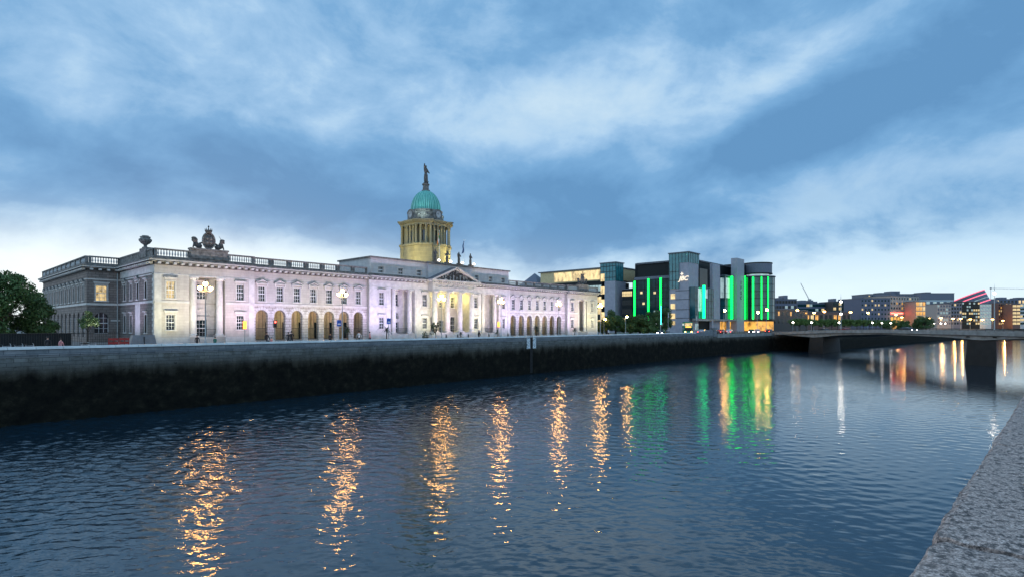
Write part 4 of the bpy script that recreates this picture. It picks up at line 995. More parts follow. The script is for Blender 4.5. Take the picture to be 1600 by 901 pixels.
def strip(mat,name,P0,P1,y0,y1,n=60,t0=-.45,t1=1.05):
    g=mb(mat); 
    for i in range(n):
        a=t0+(t1-t0)*i/n; b_=t0+(t1-t0)*(i+1)/n; za,zb=P0(a),P0(b_); Za,Zb=P1(a),P1(b_); xa,xb=a*BL,b_*BL
        g.face([(xa,y0,za),(xa,y0,Za),(xb,y0,Zb),(xb,y0,zb)]); g.face([(xa,y1,za),(xb,y1,zb),(xb,y1,Zb),(xa,y1,Za)])
        g.face([(xa,y0,za),(xb,y0,zb),(xb,y1,zb),(xa,y1,za)]); g.face([(xa,y0,Za),(xa,y1,Za),(xb,y1,Zb),(xb,y0,Zb)])
    return g.build(name,br)
tp=lambda t: interp(TOP,t); bo=lambda t: interp(BOT,t)
strip('concrete','girder',bo,lambda t:tp(t)-1.35,-.55,-WD+.5)
strip('dark_grey_wall','dark_joint',lambda t:tp(t)-1.35,lambda t:tp(t)-1.22,-.3,-WD+.3)  # dark grey strip in the joint between girder and parapet
strip('concrete','parapet',lambda t:tp(t)-1.22,lambda t:tp(t)-.32,0,-.4)
strip('concrete','parapet',lambda t:tp(t)-1.22,lambda t:tp(t)-.32,-WD+.4,-WD)
strip('asphalt','deck',lambda t:tp(t)-1.22,lambda t:tp(t)-1.1,-.4,-WD+.4)
for y0 in (-.2,-WD+.2):
    g=mb('black_iron')
    for i in range(70):
        t=-.45+i*1.49/70; g.tube((t*BL,y0,tp(t)-.32),(t*BL,y0,tp(t)),.035,seg=4)
        t2=t+1.49/70; g.tube((t*BL,y0,tp(t)),(t2*BL,y0,tp(t2)),.05,seg=4); g.tube((t*BL,y0,tp(t)-.16),(t2*BL,y0,tp(t2)-.16),.03,seg=4)
    g.build('railing',br)
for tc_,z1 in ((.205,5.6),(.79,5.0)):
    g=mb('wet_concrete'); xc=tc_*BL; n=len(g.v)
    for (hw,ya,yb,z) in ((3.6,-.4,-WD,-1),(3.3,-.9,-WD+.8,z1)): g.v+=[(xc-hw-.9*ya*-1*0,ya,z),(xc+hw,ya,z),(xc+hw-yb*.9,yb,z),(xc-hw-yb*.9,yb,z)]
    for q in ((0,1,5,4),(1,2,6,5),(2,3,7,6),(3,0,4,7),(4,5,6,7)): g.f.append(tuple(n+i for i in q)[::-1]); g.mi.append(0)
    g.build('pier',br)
for tq in (.17,.235): 
    g=mb('dark_frame'); g.box(tq*BL-.45,-.6,6.0,tq*BL+.45,-.52,6.25); g.build('drain_opening',br)
def onbridge(px):
    d=ray(px); # intersection of view ray with west edge line
    # BS+bu*s = d*k
    det=bu.x*(-d[1])+d[0]*bu.y; s_=( (-BS.x)*(-d[1]) + d[0]*(-BS.y) )/det; p=BS+bu*s_; return p,s_/BL
for px,lb,ylt in ((1309,'tall bridge lamp post with bright lamp over the clipped trees',(471,490)),(1547,'tall bridge lamp post with white glare near the pink striped drum',(458,))):
    p,t=onbridge(px); p=p+bn*1.0; Z=dep(p.x,p.y); zb=tp(t)-1.1; ztop=hz(463 if px<1400 else 450,Z)
    T=empty('bridge_lamp',(p.x,p.y,zb),lb,'street lamp','tall lamp posts on the bridge'); g=mb('pole_grey'); g.tube((0,0,0),(0,0,ztop-zb),.13,.06); g.tube((0,0,ztop-zb),(0,0,ztop-zb+.9),.03,.01); g.tube((-.4,0,hz(ylt[0],Z)-zb+.3),(.4,0,hz(ylt[0],Z)-zb+.3),.04); g.build('pole',T)
    for q in ylt:
        for sx in (-.28,.28): g=mb('white_lamp'); g.ball((0,0,0),.24,1,1,1.0); g.build('lamp_globe',T,(sx*1.3,0,hz(q,Z)-zb))
# ---------------------------------------------------------------- modern buildings
def office(name,label,p0,p1,depth,ztop,wallm,floors=0,cols=0,glass='dark_glass',lit=(),lf=.3,wf=.6,hf=.55,cat='building',group=None,z0=None,roof=None,zlow=3.0,seed=0,bands=False,cornice=True,rk=None):
    z0=GZ if z0 is None else z0
    P0=Vector((*p0,0)); P1=Vector((*p1,0)); Ln=(P1-P0).length; u=(P1-P0)/Ln
    t=empty(name,(P0.x,P0.y,z0),label,cat,group,rz=math.atan2(u.y,u.x)); H=ztop-z0; rr=random.Random(seed+len(label))
    g=mb(wallm); g.box(0,0,0,Ln,depth,H); g.build('wall',t)
    if cornice: g=mb(roof or 'roof_lead'); g.box(-.2,-.2,H,Ln+.2,depth+.2,H+.35); g.build('roof',t)
    if rk:      # plant rooms and rails on the roof
        g=mb('slate_panel')
        for k in range(rk): x=rr.uniform(.1,.8)*Ln; w_=rr.uniform(.08,.2)*Ln; g.box(x,depth*.3,H+.35+.002*k,min(Ln,x+w_),depth*.7,H+.35+rr.uniform(1,2.4))
        g.build('roof_plant',t)
    if floors:
        fh=(H-zlow)/floors; cw=Ln/cols; gm={}
        def wmesh(mt):
            if mt not in gm:
                q=mb(mt); ww=(cw*wf) if not bands else cw*.96; q.box(-ww/2,-.06,0,ww/2,.1,fh*hf); q.mat('dark_frame'); q.box(-.04,-.09,0,.04,-.0,fh*hf)
                if bands: q.box(-ww/2,-.09,fh*hf*.5-.04,ww/2,-.0,fh*hf*.5+.04)
                gm[mt]=q.mesh('window')
            return gm[mt]
        for f in range(floors):
            for c in range(cols):
                mt=rr.choice(lit) if lit and rr.random()<lf else glass
                place(wmesh(mt),'window',t,(cw*(c+.5),0,zlow+fh*f+fh*(1-hf)/2))
    return t
# yellow-lit office behind the custom house
YO=empty('office_block',(199.5,173,GZ),'long office block with yellow lit floors and glass corner tower behind the pale building','building',rz=-PI/2)  # local x runs toward the river
g=mb('dark_frame'); g.box(0,0,0,43.2,22,16.6); g.build('wall',YO)
g=mb('cream_panel'); g.box(9,.8,16.7,48.8,20,20.6); g.build('penthouse',YO)
g=mb('lit_window_warm')
for i in range(3): g.box(17,.72,17.1,48.6,.79,20.2) if i==0 else None
g.build('lit_penthouse_front',YO)
g=mb('roof_lead'); g.box(8,.2,20.62,49.2,21,20.95); g.build('roof',YO)
rr=random.Random(5)
for f in range(4):
    for c in range(14):
        if f==3: mt='teal_glass' if c<8 else 'lit_window_cool'
        else: mt='lit_window_warm' if (c>8 and rr.random()<.75) else 'dark_glass'
        g=mb(mt); g.box(-1.45,-.08,0,1.45,.1,1.9); g.mat('dark_frame'); g.box(-.04,-.12,0,.04,-.08,1.9); g.build('window',YO,(1.7+c*3.05,0,2+f*3.75))
g=mb('grey_granite_cladding'); g.box(44.6,-.3,0,49.8,8,16.2); g.build('stone_tower',YO)
for f in range(4): g=mb('lit_window_warm'); g.box(42.6,-.2,4+f*4.1,44.5,-.05,6.4+f*4.1); g.build('window',YO)
g=mb('crown_glass'); g.box(42.4,-.1,16.25,49.9,6,22.0); g.mat('dark_frame')
for i in range(6): g.box(42.4+i*1.5-.05,-.16,16.3,42.4+i*1.5+.05,-.1,22)
for z in (17.3,19.2,20.9): g.box(42.4,-.18,z,49.9,-.11,z+.15)
for i in range(4): g.box(49.9,i*1.9,16.3,49.96,i*1.9+.12,22)
g.build('glass_tower',YO); g=mb('roof_lead'); g.box(42.1,-.4,22.0,50.2,6.4,22.3); g.build('roof',YO)
g=mb('slate_panel'); n=0; g.face([(-4,0,16.6),(8,0,16.6),(2,5,21.2)]); g.face([(8,0,16.6),(8,10,16.6),(2,5,21.2)]); g.face([(8,10,16.6),(-4,10,16.6),(2,5,21.2)]); g.face([(-4,10,16.6),(-4,0,16.6),(2,5,21.2)]); g.build('roof',YO)
for ch in YO.children:
    for v in ch.data.vertices: v.co.z*=1.3
    ch.location.z*=1.3
office('office_block','low dark linking office between the yellow-lit block and the green-striped block',(201,121),(201,116.4),12,hz(451,225),'dark_frame',4,3,'dark_glass',('lit_window_warm',),.35,bands=True)
# green-striped block
G=empty('office_block',(199,114.5,GZ),'dark glass office block with glowing green vertical strips and a round glass corner','building')
def wb_(mt,x0,y0,z0,x1,y1,z1): g=mb(mt); g.box(x0-199,y0-114.5,z0,x1-199,y1-114.5,z1); return g
wb_('teal_glass',199,98.2,5.3,214,115,17.6).build('glazed_wing',G)
g=wb_('slate_panel',199.6,98.3,17.6,214,114.6,18.5); g.build('roof_ledge',G)
wb_('dark_frame',201,98.3,18.5,214,113.6,22.6).build('penthouse',G); wb_('roof_lead',200.4,98.3,22.6,214.2,114,23.1).build('roof',G)
g=mb('dark_frame')
for z in (5.3,8.4,11.5,14.6,17.4): g.box(-.10,-16.2,z,-.0,.4,z+.16)
for i in range(11): g.box(-.07,-16.1+i*1.6,5.3,-.001,-16.0+i*1.6,17.5)
g.build('mullions',G)
for yy in (114.0,107.9,102.6): g=wb_('green_led',198.75,yy-.33,4.6,198.88,yy+.33,17.3+ (0 if yy>110 else .5)); g.build('green_light_strip',G)
for (yy,z,mt) in ((111,13.2,'lit_window_warm'),(105.2,13.0,'lit_window_warm'),(110,9.8,'lit_window_warm'),(105,7.2,'lit_window_cool')): wb_(mt,198.86,yy-.5,z,198.89,yy+.5,z+.7).build('window',G)
# stone tower with glazed top
wb_('grey_granite_cladding',197.4,90.6,0,206.2,98.2,21.8).build('stone_tower',G)
g=wb_('crown_glass',197.3,90.5,21.8,206.3,98.3,24.7); g.mat('dark_frame')
for i in range(7): g.box(-1.78,-24+i*1.3,21.8,-1.70,-23.92+i*1.3,24.7)
for i in range(7): g.box(-1.7+i*1.5,-24.08,21.8,-1.62+i*1.5,-24.0,24.7)
g.build('glass_crown',G); wb_('roof_lead',196.9,90.1,24.7,206.7,98.6,25.0).build('roof',G)
g=wb_('crown_glass',197.15,94.2,14.2,197.38,98.3,21.8); g.mat('dark_frame')
for i in range(4): g.box(-1.95,-20.3+i*1.3,14.2,-1.86,-20.2+i*1.3,21.8)
for z in (16.6,19.2): g.box(-1.95,-20.3,z,-1.86,-16.2,z+.12)
g.build('stair_glazing',G)
for z,h in ((11.2,2.5),(8.2,1.8),(5.2,1.8),(2.3,1.8),(-.1,1.8)): wb_('lit_window_warm',197.2,95.9,z+3,197.38,97.6,z+3+h*.85).build('window',G)
g=mb('dark_frame')
for z in (13.5,10.9,7.9,5.4): g.box(-1.66,-23.95,z,-1.61,-18.8,z+.14); g.box(-1.6,-23.96,z,7.2,-23.91,z+.14)
g.build('stone_joint',G)
# emblem and letters on the stone tower (west face)
def text(s,size,loc,rot,mat,parent,name,shear=0,ext=.06,align='CENTER'):
    cu=bpy.data.curves.new(name,'FONT'); cu.body=s; cu.size=size; cu.extrude=ext; cu.shear=shear; cu.align_x=align; cu.materials.append(MT[mat]); cu.offset=.02*size
    o=bpy.data.objects.new(name,cu); C.objects.link(o); m2=bpy.data.meshes.new_from_object(o.evaluated_get(bpy.context.evaluated_depsgraph_get())); bpy.data.objects.remove(o); m2.materials.clear(); m2.materials.append(MT[mat]); o=bpy.data.objects.new(name,m2); C.objects.link(o); o.parent=parent; o.location=loc; o.rotation_euler=rot; return o
ec=hz(438,208)-GZ; yc=197.3/ray(1068)[0]*ray(1068)[1]
text('JBC',2.3,(-1.95,yc-114.5,ec),(R(90),0,R(-90)),'sign_white',G,'lit_letters',shear=.35)
g=mb('sign_white'); q=[(0,.75),(.22,.22),(.75,0),(.22,-.22),(0,-.75),(-.22,-.22),(-.75,0),(-.22,.22)]; zc=ec+2.5
g.face([(-1.93,yc-114.5+.5-a*.75,zc+b_*.75) for a,b_ in q]); g.face([(-1.83,yc-114.5+.6-a,zc+b_) for a,b_ in q][::-1]); g.build('star_emblem',G)
# middle
wb_('dark_frame',206.2,90.4,5.3,262,118,19.0).build('wall',G); wb_('dark_frame',206.2,93,19.0,262,118,23.2).build('wall',G); wb_('roof_lead',206.3,92.7,23.2,262,118,23.6).build('roof',G)
wb_('dark_glass',206.3,90.2,14.7,213.5,90.38,20.6).build('glazed_wing',G)
g=wb_('bay_glass',198.2,88.4,5.3,215,90.55,14.6); g.mat('dark_frame')
for z in (6.5,8.6,10.7,12.8): g.box(-.85,-26.2,z,16,-26.08,z+.1)
for i in range(12): g.box(-.8+i*1.5,-26.2,5.3,-.72+i*1.5,-26.08,14.6)
g.build('glass_bay',G)
g=wb_('lit_window_cool',200.5,88.27,7.5,203.8,88.33,14.2); g.build('window',G)
wb_('lit_window_cool',206.6,88.27,11.5,209,88.33,14.2).build('window',G)
wb_('cyan_led',204.2,87.2,5.4,204.45,88.2,15.2).build('green_light_strip',G)
wb_('grey_granite_cladding',216.2,89.2,0,223.5,90.35,22.6).build('stone_pier',G)
g=wb_('bay_glass',226.2,88.3,5.3,235.5,90.3,19.2); g.mat('dark_frame')
for z in (7.4,9.5,11.6,13.7,15.8,18.9): g.box(27.2,-26.3,z,36.5,-26.2,z+.12); g.box(27.1,-26.2,z,27.19,-24.2,z+.12)
for i in range(7): g.box(27.2+i*1.5,-26.28,5.3,27.28+i*1.5,-26.2,19.2)
g.build('glass_bay',G); wb_('slate_panel',225.9,88.0,19.2,235.7,90.3,19.5).build('roof_ledge',G)
wb_('lit_window_cool',226.08,88.6,12.2,226.14,90.1,18.6).build('window',G); wb_('lit_window_cool',227.2,88.2,12.2,231,88.26,18.6).build('window',G)
wb_('green_led',231.8,87.2,5.4,232.05,88.2,19.3).build('green_light_strip',G)
wb_('grey_granite_cladding',236,87.0,0,244.3,89.5,25.6).build('stone_pier',G)
# vertical letters on this pier's west edge
xx=230.9
text('I\nF\nS\nC',2.1,(240.5-199,86.93-114.5,hz(444,243)-GZ-.6),(R(90),0,0),'black_iron',G,'upright_letters')
# round corner
cx,cy=257-199,86-114.5
g=mb('bay_glass'); g.lathe([(7.2,5.3),(7.2,20.0)],cx,cy,seg=14); g.mat('lit_window_amber'); g.lathe([(6.7,0.4),(6.7,4.5)],cx,cy,seg=24,cap=False); g.mat('dark_frame')
for z in (5.4,7.7,10.1,12.5,14.9,17.3,19.8): g.lathe([(7.26,z),(7.26,z+.16)],cx,cy,seg=14)
for k in range(14): a=k*PI/7; g.tube((cx+7.25*math.cos(a),cy+7.25*math.sin(a),5.3),(cx+7.25*math.cos(a),cy+7.25*math.sin(a),19.9),.07,seg=4)
g.build('round_glass_corner',G)
wb_('dark_glass',244.3,86.5,5.3,252,96,19.6).build('glazed_wing',G)
g=mb('slate_panel'); g.lathe([(7.6,20.0),(7.6,20.3)],cx,cy,seg=40); g.mat('lit_window_cool'); g.lathe([(5.0,20.3),(5.0,21)],cx,cy,seg=32); g.mat('dark_frame'); g.lathe([(6.4,21),(6.4,21.4)],cx,cy,seg=32); g.mat('slate_panel'); g.lathe([(6.2,21.4),(6.2,24.7)],cx,cy,seg=32); g.mat('dark_frame'); g.lathe([(6.4,24.7),(6.4,25.0)],cx,cy,seg=32)
g.build('rooftop_drum',G)
g=wb_('dark_glass',245,89,18.5,256,96,24.4); g.build('penthouse',G)
for px in (1164,1176.5,1190,1200.5):
    d=ray(px); best=None        # nearest point on the drum seen along this bearing
    cxx,cyy=257,86; b2=d[0]*cxx+d[1]*cyy; dd=d[0]**2+d[1]**2; cc=cxx**2+cyy**2-7.45**2; disc=b2*b2-dd*cc
    k=(b2-math.sqrt(max(disc,0)))/dd; X_,Y_=d[0]*k,d[1]*k
    n_=Vector((X_-cxx,Y_-cyy,0)); 
    if n_.length>7.6: n_=n_.normalized()*7.5
    n_=n_.normalized(); u_=Vector((-n_.y,n_.x,0)); p=Vector((cx,cy,0))+n_*7.42; g=mb('green_led'); hw=.17 if px!=1176.5 else .30
    if px==1164: p=Vector((at_y(1164,86.2)-199,86.2-114.5,0)); u_=Vector((0,1,0)); n_=Vector((-1,0,0)); hw=.16
    q=[p-u_*hw,p+u_*hw,p+u_*hw-n_*.2,p-u_*hw-n_*.2]; g.prism([(a.x,a.y) for a in q],5.4,19.9); g.build('green_light_strip',G)
# ground floor
g=wb_('concrete',197,87.2,4.6,250,88.9,5.25); g.build('canopy',G)
wb_('dark_frame',206.3,90.6,0,262,96,4.6).build('wall',G)
for i,px in enumerate((1128,1134,1142,1150,1158,1166,1174)):
    x=at_y(px,90.5); g=mb('lit_window_amber'); g.box(x-199-3.4,90.5-114.5,.4,x-199+3.4,90.59-114.5,4.3); g.mat('dark_frame'); g.box(x-199-.1,90.4-114.5,.4,x-199+.1,90.5-114.5,4.3); g.build('window',G)
for px in (1112,1138,1158,1186,1204): x=at_y(px,87.6); wb_('grey_granite_cladding',x-.6,87.2,0,x+.6,88.2,4.6).build('pillar',G)
wb_('lit_window_cool',203,90.4,1.0,205.5,90.52,3.4).build('window',G)
for ch in G.children:
    if ch.type=='MESH' and ch.name.split('.')[0] not in ('lit_letters','upright_letters','star_emblem'):
        for v in ch.data.vertices:
            if v.co.z>5.3: v.co.z=5.3+(v.co.z-5.3)*1.26
# --- far side of the bridge
def seg(px0,px1,Z0,Z1=None): return at(px0,Z0),at(px1,Z1 or Z0)
FB='buildings along the far quay'
def far_(lb,px0,px1,yt,Z,wall_,fl_=0,co_=0,gl='dark_glass',lit=(),lf=.3,dep_=18,Z1=None,**k):
    a,b_=seg(px0,px1,Z,Z1); return office('quay_building',lb,a,b_,dep_,hz(yt,Z),wall_,fl_,co_,gl,lit,lf,group=FB,seed=px0,**k)
far_('low dark warehouse with a curved roof right of the round glass corner',1207,1262,483,262,'dark_grey_wall',2,9,lit=('lit_window_amber',),lf=.12,Z1=285,wf=.35)
far_('dark flat-roofed office behind the low warehouse with pale end wall',1203,1245,467.5,330,'blue_grey_wall',5,9,lit=('lit_window_cool',),lf=.06,rk=2,wf=.8)
far_('long low glass office with wavy roofline left of the tall bridge lamp post',1246,1302,473.5,400,'blue_grey_wall',5,12,'teal_glass',('lit_window_cool','lit_window_warm'),.10,rk=4,bands=True)
far_('long low glass office right of the tall bridge lamp post with one yellow lit floor',1302,1345,471,390,'dark_grey_wall',5,10,'teal_glass',('lit_window_warm','lit_window_cool'),.2,rk=3,bands=True)
far_('shopfront building with orange lit ground floor beside the clipped trees',1244,1330,487,345,'brown_wall',1,12,'dark_glass',('lit_window_amber','lit_window_warm'),.55,dep_=10)
far_('blue-grey block with scattered small lit windows',1345,1391,466,350,'blue_grey_wall',6,9,'teal_glass',('lit_window_warm','white_lamp') [:1],.22,wf=.42,hf=.42)
far_('taller pale block behind the blue-grey one with a rooftop mast',1356,1432,459.5,380,'slate_panel',6,16,'dark_glass',('lit_window_warm',),.12,rk=3,wf=.4)
a_=far_('stone-coloured hotel block with a red sign and orange lit base',1391,1436,462,362,'beige_wall',6,11,'dark_glass',('lit_window_amber','lit_window_warm'),.18,Z1=372,wf=.38,hf=.42,rk=2)
p0=Vector((*at(1391,362),0)); p1=Vector((*at(1436,372),0)); LnA=(p1-p0).length
g=mb('red_lamp'); g.box(.3,-.3,10.2,LnA*.42,-.1,11.2); g.build('red_sign',a_)
g=mb('lit_window_amber'); 
for i in range(9): g.box(.5+i*LnA/9,-.16,.6,.5+i*LnA/9+LnA/13,-.1,8.2)
g.build('arcade_glow_window',a_)
far_('narrow cream and orange lit end block beside the hotel',1431,1446,471,356,'beige_wall',5,3,'lit_window_amber',('lit_window_warm','lit_window_amber'),.8,wf=.8,hf=.8)
a,b_=seg(1439,1491,520); office('quay_building','large windowless slate-grey theatre box with a sloping flat roof',a,b_,40,hz(458,520),'slate_panel',group=FB,rk=1)
far_('low pale white-roofed pavilion of curved layers below the slate-grey box',1442,1490,468,480,'pale_panel',3,9,'slate_panel',('lit_window_cool',),.3,bands=True)
far_('grey office with bright white window column below the slate-grey box',1464,1486,475,420,'beige_wall',6,5,'slate_panel',('lit_window_cool',),.3)
far_('plain mauve-grey office beside the dark balconied block',1486,1503,473,440,'slate_panel',6,4,'dark_glass',('lit_window_warm',),.15)
far_('dark balconied apartment block with many white lit windows',1503,1531,471,450,'dark_frame',7,8,'dark_glass',('lit_window_cool','lit_window_warm'),.5,wf=.7)
far_('pale glass office with horizontal bands',1530,1549,474.5,455,'pale_panel',6,4,'lit_window_cool',('lit_window_cool',),.5,bands=True)
far_('low dark block behind the pink striped drum',1545,1562,478,500,'dark_grey_wall',6,4,'dark_glass',('lit_window_warm',),.3)
far_('brown brick apartment block with scattered lit windows',1560,1583,473,480,'brown_wall',7,8,'dark_glass',('lit_window_warm','lit_window_amber'),.3,wf=.45,rk=2)
far_('apartment block with glowing yellow balconies',1582,1594,475,470,'brown_wall',6,2,'lit_window_warm',('lit_window_warm',),.9,wf=.9,hf=.6)
far_('pale glass block at the right edge of the picture',1594,1640,474,480,'pale_panel',6,12,'teal_glass',('lit_window_cool','lit_window_warm'),.3,bands=True)
far_('distant low dark block behind the brown apartment block',1556,1625,467,700,'blue_grey_wall',5,12,'dark_glass',('lit_window_warm',),.15,rk=4)
far_('distant grey terrace behind the far quay offices',1440,1560,480,640,'blue_grey_wall',5,20,'dark_glass',('lit_window_warm','lit_window_amber'),.25,rk=5)
# tilted striped drum
x,y=at(1541,560); D=empty('tilted_drum_hall',(x,y,GZ),'tilted drum-shaped hall with glowing pink and white bands','building',rz=math.atan2(y,x))
g=mb('slate_panel'); r0=13.5; tilt=R(-24)
def tl(p): 
    q=Matrix.Rotation(tilt,3,'X')@Vector(p); return q+Vector((0,0,2))
g.lathe([(r0,-4),(r0,34)],seg=40); g.xform(tl); g.build('wall',D,smooth=False)
for i in range(9):
    z=1.5+i*3.5; g=mb('pink_led' if i%2==0 else 'lit_window_cool'); g.lathe([(r0+.2,z),(r0+.2,z+(.9 if i%2==0 else .5))],seg=40,cap=False); g.xform(tl); g.build('light_band',D)
g=mb('pink_led'); g.lathe([(r0+.4,33.4),(r0+.4,34.2)],seg=40,cap=False); g.xform(tl); g.build('light_band',D)
# cranes
def crane(px0,py0,px1,py1,Z,label):
    x0,y0=at(px0,Z); x1,y1=at(px1,Z); t=empty('tower_crane',(x0,y0,GZ),label,'crane'); a=Vector((0,0,0)); b0=Vector((0,0,hz(py0,Z)-GZ)); b1=Vector((x1-x0,y1-y0,hz(py1,Z)-GZ))
    g=mb('crane_grey'); g.tube(a,b0,.35,.3,seg=4); g.build('mast',t)
    g=mb('crane_grey'); d=b1-b0
    for o in (Vector((0,0,0)),Vector((0,0,1.1))): g.tube(b0+o,b1+o*.5,.13,.1,seg=4)
    for k in range(16): g.tube(b0+d*k/16+Vector((0,0,1.1*(k%2))),b0+d*(k+1)/16+Vector((0,0,1.1*((k+1)%2))),.07,seg=4)
    g.build('jib',t); g=mb('crane_grey'); g.box(-1,-1,b0.z-.5,1,1,b0.z+1.6); g.build('cab',t); return t
crane(1265,470,1251,443,420,'thin pale luffing crane leaning above the low offices')
crane(1548,451,1640,452.5,760,'distant tower crane with a long level jib at the right edge')

# ---------------------------------------------------------------- trees
def crown_mesh(blobs,n,size,mat,seed,flat=.5):
    rr=random.Random(seed); g=mb(mat); w=[b[3]**2 for b in blobs]
    for i in range(n):
        b_=rr.choices(blobs,w)[0]; 
        while True:
            v=Vector((rr.uniform(-1,1),rr.uniform(-1,1),rr.uniform(-1,1)))
            if .25<v.length<1: break
        rad=.62+.42*rr.random()**.6; v=v.normalized()*rad*b_[3]*(1+.22*math.sin(v.x*9+seed)*math.cos(v.y*7+v.z*6)); v.z*=.85
        c=Vector(b_[:3])+v; nrm=(v.normalized()+Vector((rr.gauss(0,.7),rr.gauss(0,.7),rr.gauss(0,.7)))).normalized(); u_=nrm.orthogonal().normalized(); w_=nrm.cross(u_); a=rr.random()*6.28
        p=u_*math.cos(a)+w_*math.sin(a); q=nrm.cross(p); s_=size*rr.uniform(.6,1.35)
        g.face([c-p*s_,c+q*s_*.45,c+p*s_,c-q*s_*.45])
    return g.mesh('crown')
def tree(name,loc,h,r,label,mat='leaves_dark',n=5000,size=.22,seed=1,trunk=.3,group=None,low=.25,cat='tree'):
    rr=random.Random(seed*13+1); t=empty(name,loc,label,cat,group); bl=[]
    zc=h*(low+(1-low)*.5)
    for i in range(20):
        a=rr.random()*6.28; d=r*.72*math.sqrt(rr.random()); z=h*low+rr.random()*(h*(1-low)*.82)+h*.07; rr2=r*rr.uniform(.22,.42)*(1-.35*abs(z-zc)/(h*.5)); bl.append((d*math.cos(a),d*math.sin(a),min(z,h-rr2*.8),rr2))
    g=mb('bark'); g.lathe([(trunk*1.3,0),(trunk,.4),(trunk*.7,h*.45),(trunk*.3,h*.75)],seg=8)
    for b_ in bl[:9]: g.tube((0,0,h*.3+rr.random()*h*.15),b_[:3],trunk*.35,.04,seg=5)
    g.build('trunk',t)
    place(crown_mesh(bl,n,size,mat,seed),'crown',t); return t
TG='dark trees left of the pale building'
tree('broadleaf_tree',(8.6,93,GZ),9.4,4.9,'big dark leafy tree at the left edge of the picture','leaves_dark',13000,.19,2,group=TG,low=.12)
tree('broadleaf_tree',(11.6,97,GZ),7.6,3.4,'lower dark tree reaching in front of the side wall, right of the big one','leaves_dark',8500,.19,3,group=TG,low=.12)
tree('broadleaf_tree',(1.0,97,GZ),8.6,5.5,'dark tree cut by the left edge of the picture, behind the big one','leaves_dark',9000,.24,4,group=TG,low=.1)
x,y=at(137,82); tree('broadleaf_tree',(x,y,GZ),4.9,1.5,'small light green tree in front of the side wall of the pale building','leaves_mid',1500,.14,5,trunk=.1,low=.45)
DT='dark trees between the pale building and the green-striped office'
for i,(px,Z,h,r,lb) in enumerate(((948,178,6.0,3.8,'dark bushy tree right beside the far corner of the pale building'),(962,185,8.0,4.2,'dark tree below the glass tower of the yellow-lit office'),(985,182,6.2,4.4,'dark tree in front of the gap between the two offices'),(1012,180,7.4,4.4,'dark tree covering the foot of the middle green strip, left side'),(1030,183,8.6,4.6,'tallest dark tree at the foot of the right-hand green strip'),(1000,190,6.6,4.0,'low dark tree under the first green strip'))):
    x,y=at(px,Z); tree('broadleaf_tree',(x,y,GZ),h,r,lb,'leaves_dark',5200,.28,10+i,group=DT,low=.08)
CG='clipped trees in a row on the far quay'; ct=None
for i in range(17):
    px=1240+i*9.9; Z=232+i*3.0; x,y=at(px,Z)
    lb='small clipped tree in the row on the far quay, %s'%(['first','second','third','fourth','fifth','sixth','seventh','eighth','ninth','tenth','eleventh','twelfth','thirteenth','fourteenth','fifteenth','sixteenth','seventeenth'][i]+' from the left')
    if i%4==0:
        ct=tree('clipped_tree',(x,y,GZ),5.6,2.2,lb,'leaves_mid',1100,.3,40+i,group=CG,low=.42,trunk=.14)
    else: dup(ct,(x,y,GZ),lb,rz=i*1.3)
for i,(px,Z,h,r,lb) in enumerate(((1447,330,8.5,6,'round dark tree right of the orange lit frontage'),(1437,335,6.5,4.5,'smaller dark tree in front of the orange lit end block'),(1412,320,5.5,3.5,'low dark tree in front of the orange lit hotel'),(1388,318,5.5,4,'low dark tree right of the clipped row'))):
    x,y=at(px,Z); tree('broadleaf_tree',(x,y,GZ),h,r,lb,'leaves_dark',2200,.45,60+i,group='dark trees on the far quay',low=.1)
# strappy palms and shrubs in planters
def palm(loc,h,label,seed,group):
    t=empty('palm_plant',loc,label,'palm',group); rr=random.Random(seed)
    g=mb('planter_dark'); g.lathe([(.45,0),(.6,.7),(.55,.72),(.5,.6)],seg=10); g.build('planter',t)
    g=mb('bark'); g.tube((0,0,.6),(0,0,h*.62),.09,.06); g.build('trunk',t)
    g=mb('leaves_palm')
    for i in range(70):
        a=rr.random()*6.28; e=rr.uniform(-.5,1.4); L_=h*.36*rr.uniform(.7,1.1); P=[]; c=Vector((0,0,h*.62+rr.uniform(-.1,.2)))
        for k in range(5):
            P.append(c.copy()); ee=e-k*.35; c=c+Vector((math.cos(a)*math.cos(ee),math.sin(a)*math.cos(ee),math.sin(ee)))*L_/4
        for k in range(4):
            w0,w1=.06*(1-k/4),.06*(1-(k+1)/4); s_=Vector((-math.sin(a),math.cos(a),0)); g.face([P[k]-s_*w0,P[k]+s_*w0,P[k+1]+s_*w1,P[k+1]-s_*w1])
    g.build('crown',t); return t
PG='small palms in planters along the quay'
for i,(px,yy,h,lb) in enumerate(((543,70,3.3,'small palm in front of the last arches of the near arcade'),(604,70,3.1,'small palm before the recessed columns left of the portico, beside a blue sign'),(838,70,3.2,'small palm above the white wall boards before the far arcade'),(777,71,2.2,'low small palm right of the portico'),(898,70,2.9,'small palm before the far end pavilion'),(720,71,1.9,'low small palm at the foot of the portico steps'))):
    palm((at_y(px,yy),yy,GZ),h,lb,i,PG)
x=at_y(681,69); tree('broadleaf_tree',(x,69,GZ),3.4,.9,'thin young tree with sparse leaves beside the portico lamp','leaves_palm',420,.13,77,trunk=.06,low=.3)
x=at_y(664,69); tree('broadleaf_tree',(x,69,GZ),2.0,.9,'low sparse shrub-like tree left of the portico','leaves_palm',200,.12,78,trunk=.05,low=.3)
